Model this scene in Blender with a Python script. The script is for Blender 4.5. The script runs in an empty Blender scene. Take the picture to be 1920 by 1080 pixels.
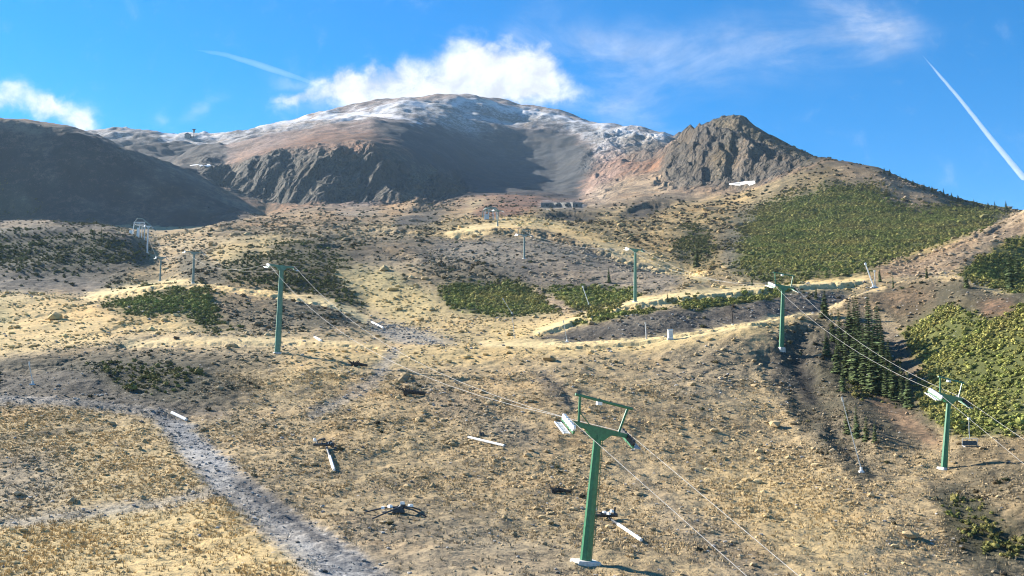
import bpy, bmesh, math, random
import numpy as np
from mathutils import Vector, Matrix

R = math.radians
random.seed(7)
rng = np.random.default_rng(7)
sc = bpy.context.scene
COL = sc.collection

# ------------------------------------------------------------------ camera, sky, sun, exposure
F = 1844.0                       # focal length in pixels of a 1920 wide picture
TH = math.atan(240.0 / F)        # the camera looks a little uphill
CT, ST = math.cos(TH), math.sin(TH)
cam = bpy.data.cameras.new("camera"); cam.sensor_width = 36.0; cam.lens = F / 1920 * 36
cam.clip_start = 0.5; cam.clip_end = 60000
camo = bpy.data.objects.new("camera", cam); COL.objects.link(camo)
camo.location = (0, 0, 0); camo.rotation_euler = (R(90) + TH, 0, 0)
sc.camera = camo

SUN_EL, SUN_AZ = R(28), R(-62)   # azimuth measured from +Y, negative to the left
S = Vector((math.sin(SUN_AZ) * math.cos(SUN_EL), math.cos(SUN_AZ) * math.cos(SUN_EL), math.sin(SUN_EL)))
sun = bpy.data.lights.new("sun", 'SUN'); sun.energy = 5.0; sun.angle = R(0.5); sun.color = (1.0, 0.93, 0.82)
suno = bpy.data.objects.new("sun", sun); COL.objects.link(suno)
suno.rotation_euler = S.to_track_quat('Z', 'Y').to_euler()

sc.view_settings.view_transform = 'Standard'
sc.view_settings.look = 'None'
sc.view_settings.exposure = 1.62
sc.view_settings.gamma = 1
sc.view_settings.use_curve_mapping = False
sc.cycles.use_denoising = True
sc.cycles.filter_width = 1.1
sc.cycles.max_bounces = 5
sc.cycles.volume_bounces = 1


def node(nt, kind, **kw):
    n = nt.nodes.new(kind)
    for k, v in kw.items():
        setattr(n, k, v)
    return n


class NG:
    """tiny helper for building node maths"""
    def __init__(self, nt):
        self.nt = nt

    def set(self, sock, v):
        if isinstance(v, bpy.types.NodeSocket):
            self.nt.links.new(v, sock)
        else:
            sock.default_value = v

    def m(self, op, a, b=None, c=None, clamp=False):
        n = node(self.nt, 'ShaderNodeMath', operation=op, use_clamp=clamp)
        self.set(n.inputs[0], a)
        if b is not None: self.set(n.inputs[1], b)
        if c is not None: self.set(n.inputs[2], c)
        return n.outputs[0]

    def vm(self, op, a, b=None):
        n = node(self.nt, 'ShaderNodeVectorMath', operation=op)
        self.set(n.inputs[0], a)
        if b is not None: self.set(n.inputs[1], b)
        return n.outputs[0]

    def noise(self, vec, scale, detail=6, rough=0.6, dist=0.0, out='Fac', lac=2.0):
        n = node(self.nt, 'ShaderNodeTexNoise')
        n.inputs['Scale'].default_value = scale; n.inputs['Detail'].default_value = detail
        n.inputs['Roughness'].default_value = rough; n.inputs['Distortion'].default_value = dist
        n.inputs['Lacunarity'].default_value = lac
        self.nt.links.new(vec, n.inputs['Vector'])
        return n.outputs[out]

    def ramp(self, v, a, b, lo=0.0, hi=1.0, smooth=True):
        n = node(self.nt, 'ShaderNodeMapRange', clamp=True)
        n.interpolation_type = 'SMOOTHSTEP' if smooth else 'LINEAR'
        self.set(n.inputs['Value'], v)
        n.inputs['From Min'].default_value = a; n.inputs['From Max'].default_value = b
        n.inputs['To Min'].default_value = lo; n.inputs['To Max'].default_value = hi
        return n.outputs['Result']

    def mix(self, f, a, b, kind='MIX'):
        n = node(self.nt, 'ShaderNodeMix', data_type='RGBA', blend_type=kind)
        self.set(n.inputs[0], f)
        self.set(n.inputs[6], a); self.set(n.inputs[7], b)
        return n.outputs[2]


def ray(u, v):
    """pixel of the photograph -> (X/Y, Z/Y)"""
    b = (540.0 - v) / F
    fw = CT - b * ST
    return (u - 960.0) / F / fw, (ST + b * CT) / fw


def at(u, v, Y):
    a, e = ray(u, v)
    return Vector((a * Y, Y, e * Y))


def proj(X, Y, Z):
    d = np.maximum(Y * CT + Z * ST, 0.1)
    return 960 + F * X / d, 540 - F * (Z * CT - Y * ST) / d


# world: Nishita sky, clouds mixed in by direction
w = bpy.data.worlds.new("World"); sc.world = w; w.use_nodes = True
nt = w.node_tree; nt.nodes.clear(); g = NG(nt)
out = node(nt, 'ShaderNodeOutputWorld'); bg = node(nt, 'ShaderNodeBackground')
sky = node(nt, 'ShaderNodeTexSky', sky_type='NISHITA', sun_disc=False)
sky.sun_elevation = SUN_EL; sky.sun_rotation = SUN_AZ
sky.altitude = 1700; sky.air_density = 1.0; sky.dust_density = 0.0; sky.ozone_density = 3.0
tc = node(nt, 'ShaderNodeTexCoord')
dirv = tc.outputs['Generated']
sep = node(nt, 'ShaderNodeSeparateXYZ'); nt.links.new(dirv, sep.inputs[0])
yy = g.m('MAXIMUM', sep.outputs[1], 0.05)
al = g.m('DIVIDE', sep.outputs[0], yy); el = g.m('DIVIDE', sep.outputs[2], yy)
comb = node(nt, 'ShaderNodeCombineXYZ'); nt.links.new(al, comb.inputs[0]); nt.links.new(el, comb.inputs[1])
p2 = comb.outputs[0]
mpw = node(nt, 'ShaderNodeMapping'); mpw.inputs['Rotation'].default_value = (0, 0, R(-14)); mpw.inputs['Scale'].default_value = (4.5, 13.0, 1)
nt.links.new(p2, mpw.inputs['Vector'])
nz = g.noise(mpw.outputs[0], 1.0, 9, 0.64, 0.9)
nz2 = g.noise(p2, 26.0, 7, 0.6, 0.3)
warp = g.noise(p2, 12.0, 5, 0.6, out='Color')
wv = g.vm('SCALE', g.vm('SUBTRACT', warp, (0.5, 0.5, 0.5)))
wv.node.inputs['Scale'].default_value = 0.075
pw = g.vm('ADD', p2, wv)
sw = node(nt, 'ShaderNodeSeparateXYZ'); nt.links.new(pw, sw.inputs[0])


def blob(u, v, ru, rv, rot=0.0):
    a0, e0 = ray(u, v)
    dx = g.m('SUBTRACT', sw.outputs[0], a0); dy = g.m('SUBTRACT', sw.outputs[1], e0)
    c, s = math.cos(R(rot)), math.sin(R(rot))
    xx = g.m('MULTIPLY', g.m('ADD', g.m('MULTIPLY', dx, c), g.m('MULTIPLY', dy, s)), F / ru)
    yv = g.m('MULTIPLY', g.m('SUBTRACT', g.m('MULTIPLY', dy, c), g.m('MULTIPLY', dx, s)), F / rv)
    r2 = g.m('ADD', g.m('MULTIPLY', xx, xx), g.m('MULTIPLY', yv, yv))
    return g.m('EXPONENT', g.m('MULTIPLY', r2, -1.0))


def total(lst):
    t = lst[0]
    for x in lst[1:]:
        t = g.m('ADD', t, x)
    return t


thick = total([blob(*b) for b in [
    (850, 188, 210, 26, 0), (930, 168, 120, 40, 0), (880, 165, 120, 45, 8), (770, 150, 105, 42, 12), (690, 150, 80, 26, 22), (880, 105, 65, 36, 0), (965, 145, 80, 55, -10),
    (620, 160, 60, 22, 10), (548, 186, 38, 20, 0), (1010, 120, 38, 55, 0), (780, 200, 170, 30, 8),
    (30, 180, 44, 22, 0), (75, 205, 26, 22, 0), (140, 208, 36, 26, 0), (100, 190, 24, 14, 0), (-60, 190, 60, 26, 0), (150, 228, 26, 18, 0)]])
thick = g.m('MULTIPLY', thick, g.ramp(nz2, 0.25, 0.75, 0.75, 1.2))
cth = g.ramp(g.m('ADD', thick, g.m('MULTIPLY', g.m('SUBTRACT', nz2, 0.5), 1.5)), 0.05, 1.65)
thin = total([blob(*b) for b in [
    (1080, 115, 110, 62, 0), (1000, 55, 60, 40, 60), (1260, 100, 240, 60, 0), (1460, 95, 190, 60, 6), (1640, 60, 95, 48, -35), (1620, 30, 90, 30, -20),
    (1260, 235, 90, 40, 0), (385, 186, 26, 12, 30), (315, 203, 16, 10, 0), (540, 145, 45, 14, -15), (1150, 190, 120, 30, 0), (1010, 150, 110, 70, 0), (600, 190, 70, 30, 0)]])
cthin = g.m('MULTIPLY', g.m('MULTIPLY', thin, g.ramp(nz, 0.32, 0.85)), 0.42, clamp=True)
cloud = g.m('MAXIMUM', g.m('MULTIPLY', cth, 0.96), cthin)
front = g.m('GREATER_THAN', sep.outputs[1], 0.05)
cloud = g.m('MULTIPLY', cloud, front)
shade = g.ramp(nz2, 0.32, 0.62, 0.72, 1.0)
cc = node(nt, 'ShaderNodeVectorMath', operation='SCALE'); cc.inputs[0].default_value = (5.0, 5.2, 5.5)
nt.links.new(shade, cc.inputs['Scale'])
hs = node(nt, 'ShaderNodeHueSaturation'); hs.inputs['Saturation'].default_value = 1.42
nt.links.new(sky.outputs[0], hs.inputs['Color'])
nt.links.new(g.mix(cloud, hs.outputs[0], cc.outputs[0]), bg.inputs['Color'])
bg.inputs['Strength'].default_value = 0.070
nt.links.new(bg.outputs[0], out.inputs[0])

# ------------------------------------------------------------------ terrain: a height field from ridge and valley lines


def perlin(x, y, seed):
    r = np.random.default_rng(seed)
    n = 1024
    perm = r.permutation(n)
    ang = r.random(n) * 2 * np.pi
    gx, gy = np.cos(ang), np.sin(ang)
    xi = np.floor(x).astype(np.int64); yi = np.floor(y).astype(np.int64)
    xf = x - xi; yf = y - yi
    uu = xf * xf * xf * (xf * (xf * 6 - 15) + 10); vv = yf * yf * yf * (yf * (yf * 6 - 15) + 10)

    def h(ix, iy, dx, dy):
        k = perm[(perm[ix & 1023] + iy) & 1023]
        return gx[k] * dx + gy[k] * dy
    a = h(xi, yi, xf, yf); b = h(xi + 1, yi, xf - 1, yf)
    c = h(xi, yi + 1, xf, yf - 1); d = h(xi + 1, yi + 1, xf - 1, yf - 1)
    return 1.4 * ((a + uu * (b - a)) * (1 - vv) + (c + uu * (d - c)) * vv)


def fbm(x, y, seed, octaves=4, gain=0.55):
    t = 0; a = 1.0
    for i in range(octaves):
        t = t + a * perlin(x, y, seed + i); x = x * 2.03; y = y * 2.03; a *= gain
    return t


def smooth1(a, sig):
    if sig <= 0: return a
    n = int(sig * 3) + 1
    k = np.exp(-0.5 * (np.arange(-n, n + 1) / sig) ** 2); k /= k.sum()
    return np.convolve(np.pad(a, n, mode='edge'), k, mode='valid')


# columns: azimuth tangents; dense inside the view, coarse outside
aL, aR = ray(-25, 600)[0], ray(1945, 600)[0]
ALPHA = np.concatenate([np.linspace(-1.15, aL, 130, endpoint=False), np.linspace(aL, aR, 960, endpoint=False), np.linspace(aR, 0.95, 90)])
NC = len(ALPHA)
# each line: [(u, v, distance) ...], smoothing, rows up to the next line
LINES = [
    ([(-400, 1900, 16), (960, 1950, 16), (2300, 1950, 16)], 0, 24),
    ([(0, 1100, 58), (600, 1100, 58), (1200, 1100, 60), (1500, 1100, 64), (1920, 1100, 74)], 6, 110),
    ([(0, 900, 90), (480, 900, 92), (960, 900, 98), (1440, 900, 103), (1770, 905, 101), (1920, 935, 90)], 6, 110),
    ([(0, 748, 130), (160, 759, 128), (330, 777, 124), (400, 782, 122), (480, 780, 124), (640, 766, 128), (960, 760, 128), (1280, 748, 135), (1465, 752, 140),
      (1600, 802, 122), (1770, 880, 106), (1920, 888, 99)], 5, 60),
    ([(0, 705, 146), (160, 700, 146), (330, 705, 145), (520, 700, 148), (720, 700, 152), (960, 700, 152), (1280, 690, 156), (1465, 690, 156), (1530, 712, 152), (1600, 722, 150),
      (1680, 752, 142), (1770, 775, 129), (1920, 780, 118), (2100, 770, 108)], 5, 80),
    ([(0, 664, 165), (160, 660, 166), (330, 650, 172), (520, 655, 168), (640, 655, 172), (720, 655, 175), (900, 652, 176), (1060, 648, 176), (1200, 640, 175), (1300, 626, 174), (1400, 609, 173),
      (1465, 600, 180), (1540, 586, 185), (1600, 556, 192), (1660, 536, 200), (1740, 521, 200), (1800, 519, 190), (1860, 540, 176), (1920, 549, 165), (2100, 545, 145)], 3, 50),
    ([(0, 610, 205), (200, 605, 205), (420, 612, 205), (560, 622, 200), (700, 633, 195), (800, 640, 190), (900, 647, 190), (1000, 645, 188), (1060, 643, 190), (1200, 640, 188), (1300, 634, 187), (1400, 620, 186),
      (1465, 612, 194), (1540, 600, 202), (1600, 578, 208), (1660, 556, 218), (1740, 545, 224), (1800, 545, 215), (1860, 562, 204), (1920, 570, 195)], 5, 80),
    ([(0, 552, 252), (100, 554, 252), (160, 558, 252), (230, 545, 253), (300, 533, 256), (360, 533, 258), (430, 540, 256), (520, 550, 252), (620, 570, 245), (690, 602, 235), (720, 612, 230), (800, 620, 225), (900, 622, 220), (960, 622, 214),
      (1010, 618, 212), (1100, 590, 216), (1190, 566, 218), (1300, 552, 223), (1450, 538, 236), (1560, 528, 246), (1640, 524, 252), (1740, 514, 258), (1800, 514, 255), (1920, 545, 240)], 4, 40),
    ([(0, 552, 290), (160, 556, 285), (300, 537, 280), (360, 538, 280), (520, 554, 272), (620, 572, 265), (690, 598, 258), (800, 592, 254), (900, 596, 250), (1010, 600, 240), (1100, 588, 234), (1190, 571, 237), (1300, 557, 243), (1450, 544, 258), (1640, 530, 272), (1800, 517, 276), (1920, 545, 275)], 5, 80),
    ([(0, 500, 345), (160, 520, 335), (240, 524, 335), (300, 526, 337), (362, 512, 320), (440, 500, 315), (520, 492, 320), (600, 490, 322), (700, 500, 320), (800, 500, 318), (900, 492, 325), (982, 484, 331), (1120, 500, 318), (1280, 522, 290), (1340, 520, 300), (1440, 512, 315), (1600, 502, 312), (1650, 492, 316), (1700, 482, 319),
      (1800, 450, 326), (1880, 420, 331), (1920, 397, 335), (2050, 330, 345)], 4, 80),
    ([(0, 418, 420), (100, 415, 420), (200, 423, 420), (250, 440, 412), (277, 468, 404), (300, 470, 408), (340, 455, 420), (400, 440, 430), (480, 432, 440), (600, 425, 450), (700, 440, 430), (820, 440, 430), (900, 431, 438), (1000, 432, 432), (1100, 455, 402),
      (1200, 490, 362), (1290, 521, 335), (1350, 500, 350), (1440, 480, 370), (1600, 470, 380), (1700, 470, 375), (1800, 460, 375), (1920, 420, 380)], 4, 60),
    ([(0, 428, 500), (150, 432, 505), (250, 440, 480), (300, 448, 480), (400, 426, 520), (480, 420, 530), (600, 412, 560), (700, 420, 540), (820, 424, 520), (922, 411, 541), (1000, 412, 540), (1100, 425, 500), (1200, 440, 480), (1300, 450, 460), (1440, 440, 470), (1640, 430, 480), (1800, 430, 470), (1920, 420, 460)], 5, 60),
    ([(-1200, 420, 720), (0, 420, 800), (150, 424, 795), (300, 428, 800), (400, 424, 790), (500, 412, 770), (600, 392, 760), (700, 388, 780), (800, 382, 800), (900, 374, 850), (1000, 374, 820), (1090, 380, 760), (1200, 365, 750), (1300, 362, 740), (1390, 350, 720), (1440, 335, 690), (1500, 316, 680),
      (1550, 303, 680), (1600, 308, 670), (1650, 318, 660), (1700, 340, 650), (1750, 358, 640), (1800, 375, 630), (1850, 388, 620), (1890, 393, 612), (1920, 398, 600), (2070, 440, 580)], 3, 150),
    ([(-1200, 60, 820), (-600, 100, 860), (-250, 190, 900), (0, 223, 890), (60, 228, 892), (120, 238, 895), (200, 271, 900), (260, 296, 905), (320, 321, 912), (370, 346, 915), (420, 371, 912), (460, 390, 905), (500, 404, 890), (540, 390, 885), (600, 376, 885), (700, 374, 900), (770, 388, 860), (800, 378, 900), (880, 360, 1000), (1000, 366, 1050), (1085, 370, 1050), (1130, 345, 1040), (1180, 322, 1010), (1230, 298, 1000),  # left of the view the unseen ridge is raised to cast shade
      (1255, 272, 1000), (1285, 250, 1000), (1310, 235, 1000), (1340, 227, 1000), (1365, 217, 1000), (1388, 222, 1000), (1420, 240, 985), (1460, 262, 960), (1500, 282, 930), (1550, 307, 890), (1600, 330, 860), (1750, 390, 800), (1920, 420, 760)], 1.2, 130),
    ([(-1200, 200, 1300), (-250, 260, 1250), (0, 270, 1250), (130, 270, 1200), (200, 290, 1150), (300, 322, 1120), (350, 316, 1120), (400, 305, 1110), (480, 300, 1040), (560, 292, 1010), (640, 280, 1010), (700, 266, 1040), (760, 272, 1080), (800, 290, 1120), (840, 306, 1150), (880, 326, 1230), (960, 342, 1290), (1040, 350, 1270), (1100, 336, 1230), (1160, 296, 1250), (1210, 282, 1250), (1255, 285, 1250), (1365, 262, 1250), (1550, 330, 1100), (1920, 430, 1000)], 3, 120),
    ([(-250, 280, 1600), (170, 256, 1650), (300, 262, 1600), (400, 262, 1600), (480, 254, 1580), (600, 238, 1500), (700, 224, 1500), (760, 226, 1480), (820, 240, 1500), (880, 255, 1600), (960, 256, 1700), (1050, 252, 1700), (1110, 265, 1600), (1160, 268, 1500), (1210, 266, 1450), (1255, 275, 1450), (1365, 290, 1500), (1550, 350, 1300), (1920, 430, 1200)], 4, 90),
    ([(-250, 262, 1900), (0, 258, 1900), (100, 252, 1900), (170, 248, 1900), (230, 252, 1880), (300, 256, 1850), (360, 259, 1850), (400, 255, 1850), (480, 243, 1880), (560, 228, 1900), (640, 212, 1920), (700, 200, 1950), (760, 193, 1980), (820, 187, 2000), (880, 188, 2000), (950, 192, 2000), (1000, 200, 1980),
      (1060, 214, 1930), (1100, 224, 1880), (1160, 239, 1780), (1200, 249, 1720), (1250, 261, 1680), (1300, 280, 1650), (1550, 380, 1500), (1920, 440, 1400)], 2, 30),
    ([(0, 330, 2500), (820, 300, 2600), (1920, 470, 2200)], 6, 10),
    ([(0, 640, 4500), (960, 640, 4500), (1920, 640, 4500)], 6, 0),
]
KY, KZ = [], []
for pts, sig, n in LINES:
    q = np.array([(*ray(u, v), Y) for u, v, Y in pts])
    e = np.interp(ALPHA, q[:, 0], q[:, 1]); Y = np.interp(ALPHA, q[:, 0], q[:, 2])
    KY.append(smooth1(Y, 8)); KZ.append(smooth1(e, sig) * KY[-1])
KY = np.array(KY); KZ = np.array(KZ)
for k in range(1, len(KY)):
    KY[k] = np.maximum(KY[k], KY[k - 1] * 1.012)
dY = np.diff(KY, axis=0); D = np.diff(KZ, axis=0) / dY
M = np.zeros_like(KY)
same = D[1:] * D[:-1] > 0
M[1:-1] = np.where(same, 2 * D[1:] * D[:-1] / np.where(same, D[1:] + D[:-1], 1), 0)
M[0] = D[0]; M[-1] = D[-1]
GY, GZ = [], []
for k, (pts, sig, n) in enumerate(LINES[:-1]):
    t = (np.arange(n) / n)[:, None]
    Y = KY[k] * (KY[k + 1] / KY[k]) ** t
    s = (Y - KY[k]) / dY[k]
    h00 = (1 + 2 * s) * (1 - s) ** 2; h10 = s * (1 - s) ** 2; h01 = s * s * (3 - 2 * s); h11 = s * s * (s - 1)
    GY.append(Y); GZ.append(h00 * KZ[k] + h10 * dY[k] * M[k] + h01 * KZ[k + 1] + h11 * dY[k] * M[k + 1])
GY.append(KY[-1][None]); GZ.append(KZ[-1][None])
GY = np.concatenate(GY); GZ = np.concatenate(GZ)
NR = len(GY)
GX = ALPHA[None, :] * GY
LOG = np.log(GY)
U0, V0 = proj(GX, GY, GZ)

# ---- what covers the ground where: outlines of the patches, a few of them painted shade
# cover: colour A, colour B (speckle), share of B, roughness of relief, shrub density, shrub kind
COVERS = {
    'tan':      ((.350, .262, .142), (.165, .126, .074), .42, 1.0, .00),
    'gold':     ((.470, .345, .158), (.215, .155, .074), .36, .8, .00),
    'pale':     ((.600, .468, .238), (.360, .280, .150), .32, .4, .00),
    'olive':    ((.300, .265, .130), (.150, .135, .070), .40, .7, .00),
    'scree':    ((.228, .192, .142), (.100, .088, .072), .45, 1.0, .01),
    'dscree':   ((.190, .156, .115), (.080, .070, .058), .48, 1.2, .03),
    'gravel':   ((.290, .290, .285), (.110, .115, .122), .46, .6, .00),
    'green':    ((.150, .155, .042), (.085, .092, .030), .50, 1.2, 1.0),
    'dgreen':   ((.070, .075, .028), (.030, .034, .018), .50, 1.2, .8),
    'scrub':    ((.210, .165, .105), (.075, .066, .042), .50, 1.2, .22),
    'gscrub':   ((.370, .265, .125), (.115, .092, .045), .45, 1.2, .12),
    'heather':  ((.240, .122, .070), (.085, .055, .040), .45, 1.2, .00),
    'dheath_shade':   ((.150, .108, .084), (.034, .033, .034), .50, 2.6, .00),
    'rock':     ((.150, .130, .100), (.062, .058, .050), .50, 2.2, .00),
    'bowl':     ((.082, .083, .085), (.045, .046, .048), .50, 1.4, .00),  # grey darkened to carry the bowl's shade; also used for blue-grey scree
    'frost':    ((.430, .430, .432), (.125, .115, .106), .46, 1.8, .00),
    'snow':     ((.820, .830, .850), (.560, .560, .570), .30, .8, .00),
    'pink':     ((.330, .245, .155), (.135, .100, .070), .45, 1.6, .00),
    'soil_shade':     ((.052, .044, .038), (.026, .024, .022), .50, 1.0, .00),
    'orange':   ((.270, .155, .085), (.120, .078, .050), .40, .7, .00),
}
CN = list(COVERS)
RU0, RV0, RS = -120, 120, 2.0       # raster of the patches, 2 px cells
RW, RH = int(2160 / RS), int(1020 / RS)
uu, vv = np.meshgrid(RU0 + (np.arange(RW) + .5) * RS, RV0 + (np.arange(RH) + .5) * RS)


def box(a, r):
    if r < 1: return a
    for ax in (0, 1):
        p = np.pad(a, [(r + 1, r) if i == ax else (0, 0) for i in range(2)], mode='edge')
        c = np.cumsum(p, axis=ax)
        n = a.shape[ax]
        a = (np.take(c, np.arange(2 * r + 1, 2 * r + 1 + n), axis=ax) - np.take(c, np.arange(0, n), axis=ax)) / (2 * r + 1)
    return a


def poly(pts):
    ins = np.zeros(uu.shape, bool)
    n = len(pts)
    for i in range(n):
        x1, y1 = pts[i]; x2, y2 = pts[(i + 1) % n]
        if y1 == y2: continue
        c = ((vv >= min(y1, y2)) & (vv < max(y1, y2)))
        ins ^= c & (uu < x1 + (vv - y1) * (x2 - x1) / (y2 - y1))
    return ins.astype(np.float32)


def line_mask(pts, wid):
    d = np.full(uu.shape, 1e9, np.float32)
    for (x1, y1), (x2, y2) in zip(pts[:-1], pts[1:]):
        L = (x2 - x1) ** 2 + (y2 - y1) ** 2
        t = np.clip(((uu - x1) * (x2 - x1) + (vv - y1) * (y2 - y1)) / L, 0, 1)
        d = np.minimum(d, np.hypot(uu - x1 - t * (x2 - x1), vv - y1 - t * (y2 - y1)))
    return np.clip(1.5 - d / wid, 0, 1)


WGT = {c: np.zeros(uu.shape, np.float32) for c in CN}
WGT['tan'][:] = 1
CLIFF = np.zeros(uu.shape, np.float32)


def paint(cover, pts, soft=5, amount=1.0, wid=None):
    mk = line_mask(pts, wid) if wid else poly(pts)
    r = max(1, int(soft / RS))
    mk = box(box(mk, r), r) * amount
    for c in CN:
        WGT[c] *= (1 - mk)
    WGT[cover] += mk


P = paint
# far: hill, saddle, mountain
P('heather', [(-120, 120), (2040, 120), (2040, 300), (1500, 320), (1440, 340), (1300, 375), (1080, 392), (880, 372), (600, 395), (480, 412), (-120, 425)], 3)
P('dheath_shade', [(-120, 190), (0, 222), (130, 236), (260, 292), (370, 343), (500, 405), (420, 425), (-120, 425)], 3)
P('dheath_shade', [(150, 245), (400, 262), (430, 290), (370, 345), (260, 300), (170, 262)], 5)  # the saddle's shade is put into this dark cover
P('frost', [(165, 244), (300, 253), (360, 255), (400, 252), (480, 240), (640, 208), (640, 222), (480, 262), (400, 272), (300, 263), (165, 256)], 3, .8)
P('scree', [(190, 262), (380, 335), (500, 400), (470, 402), (360, 350), (190, 275)], 4, .5)
for q_ in [[(40, 275), (110, 270), (60, 282)], [(120, 300), (170, 304), (150, 312)], [(230, 340), (300, 352), (260, 360)], [(80, 330), (120, 350), (100, 352)], [(330, 380), (410, 392), (440, 402), (350, 390)],
           [(20, 350), (60, 380), (40, 385)], [(150, 370), (190, 380), (180, 392)], [(270, 310), (330, 340), (300, 336)], [(0, 240), (120, 248), (60, 254)]]:
    P('scree', q_, 8, .9)
P('green', [(-120, 330), (40, 350), (90, 415), (-120, 415)], 20, .25)
P('scree', [(-120, 218), (60, 226), (130, 236), (180, 258), (120, 252), (-120, 236)], 5, .5)
P('frost', [(400, 272), (560, 236), (700, 215), (700, 232), (560, 260), (430, 300), (385, 300)], 8, .28)
P('frost', [(560, 226), (640, 208), (760, 185), (880, 180), (1000, 192), (1100, 216), (1280, 255), (1255, 276), (1150, 276), (1110, 300), (1116, 288), (1060, 250), (950, 258), (880, 256), (820, 240), (740, 226), (640, 228)], 12)
P('bowl', [(700, 236), (760, 228), (820, 240), (880, 258), (950, 259), (1060, 251), (1122, 296), (1090, 340), (1088, 375), (870, 364), (800, 330), (760, 280)], 6)  # shade of the hollow face painted into its ground colour
P('frost', [(1085, 350), (1120, 305), (1180, 296), (1180, 330), (1120, 372), (1085, 378)], 14, .2)
P('rock', [(1165, 262), (1215, 256), (1250, 272), (1235, 300), (1170, 296)], 6, .6)
P('snow', [(640, 216), (700, 208), (730, 218), (800, 240)], 2, .7, wid=2.2)
P('snow', [(300, 256), (400, 254), (480, 244), (560, 230), (640, 214), (760, 195), (880, 190), (1000, 202), (1100, 226), (1180, 246), (1250, 264)], 3, .5, wid=3)
P('rock', [(355, 308), (470, 300), (560, 290), (640, 276), (700, 262), (760, 280), (850, 315), (885, 362), (800, 392), (740, 380), (600, 374), (480, 378), (400, 345)], 5)
P('heather', [(560, 285), (640, 270), (720, 260), (780, 280), (700, 290), (640, 292)], 6, .8)
P('pink', [(770, 300), (840, 315), (790, 345), (775, 390), (755, 385), (765, 340)], 5, .6)
P('heather', [(480, 380), (700, 384), (880, 372), (870, 402), (600, 425), (400, 432), (470, 408)], 6, .6)
P('pink', [(560, 392), (640, 380), (600, 420), (520, 425)], 8, .7)
P('gravel', [(610, 386), (690, 380), (720, 400), (640, 412)], 8, .55)
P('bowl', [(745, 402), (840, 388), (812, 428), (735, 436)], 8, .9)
P('rock', [(1240, 300), (1285, 240), (1365, 210), (1400, 220), (1470, 275), (1545, 303), (1460, 330), (1400, 350), (1230, 352)], 5, .9)
P('scrub', [(1330, 225), (1370, 214), (1560, 300), (1520, 308), (1430, 270)], 4, .7)
P('scrub', [(1330, 300), (1385, 262), (1380, 300), (1340, 340)], 6, .5)
P('pink', [(1085, 385), (1130, 345), (1240, 318), (1260, 352), (1400, 352), (1300, 390), (1120, 400)], 8)
P('frost', [(1085, 380), (1110, 340), (1150, 340), (1130, 385)], 10, .15)
# middle distance, right
P('gscrub', [(700, 440), (900, 405), (1010, 396), (1130, 392), (1300, 372), (1420, 350), (1440, 380), (1380, 500), (1300, 535), (1200, 492), (1040, 436), (820, 446)], 8)
P('heather', [(880, 402), (915, 378), (1012, 372), (1012, 396), (930, 412)], 4)
P('gravel', [(1012, 377), (1096, 379), (1096, 393), (1015, 393)], 2, .8)
P('soil_shade', [(1005, 404), (1060, 394), (1130, 398), (1100, 412), (1020, 414)], 4, .9)
P('soil_shade', [(1160, 402), (1200, 378), (1268, 378), (1205, 408)], 4, .85)
P('soil_shade', [(1300, 385), (1350, 392), (1370, 402), (1330, 398)], 3, .7)
P('dgreen', [(1255, 470), (1290, 425), (1330, 430), (1340, 490), (1290, 505)], 12, .75)
P('scrub', [(1345, 440), (1440, 350), (1560, 300), (1700, 330), (1900, 385), (1900, 410), (1650, 495), (1570, 528), (1430, 528), (1360, 505)], 8)
P('green', [(1370, 500), (1395, 430), (1440, 385), (1560, 345), (1660, 350), (1680, 385), (1760, 395), (1900, 392), (1800, 450), (1660, 492), (1570, 527), (1440, 527)], 16)
P('pink', [(1560, 305), (1690, 335), (1780, 375), (1720, 395), (1670, 380), (1640, 350), (1560, 335)], 8, .75)
P('gscrub', [(1440, 350), (1560, 306), (1600, 330), (1460, 380), (1400, 400)], 10, .5)
P('scree', [(1350, 500), (1385, 430), (1420, 400), (1395, 450), (1372, 505)], 6, .5)
P('pale', [(840, 438), (930, 424), (1030, 428), (1100, 448), (1190, 484), (1320, 526)], 2, 1, wid=5)
P('gold', [(930, 412), (1000, 405), (1080, 428), (1190, 462), (1320, 512), (1320, 532), (1180, 480), (1040, 432), (930, 425)], 5, .85)
P('scree', [(760, 462), (830, 448), (1000, 436), (1100, 456), (1210, 496), (1290, 528), (1240, 548), (1180, 552), (1020, 540), (980, 528), (800, 500)], 6)
P('pink', [(960, 520), (1050, 480), (1150, 490), (1290, 530), (1180, 545), (1030, 540)], 12, .3)
P('scrub', [(780, 480), (900, 490), (1000, 530), (1015, 545), (850, 532), (800, 515)], 10, .8)
P('gscrub', [(480, 385), (700, 388), (860, 380), (870, 402), (600, 425), (400, 432), (470, 408)], 8, .4)
P('scrub', [(560, 425), (700, 440), (820, 445), (790, 490), (700, 480), (640, 450), (400, 436), (420, 425)], 10, .7)
P('dscree', [(640, 470), (760, 440), (810, 470), (790, 500), (700, 500)], 12, .5)
P('green', [(815, 545), (850, 528), (960, 526), (1010, 546), (1052, 585), (940, 594), (860, 586)], 9)
P('green', [(1012, 540), (1100, 536), (1180, 542), (1205, 560), (1110, 577), (1075, 577)], 5)
P('pink', [(1000, 540), (1020, 542), (1080, 580), (1060, 588), (1030, 566)], 3)
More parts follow.
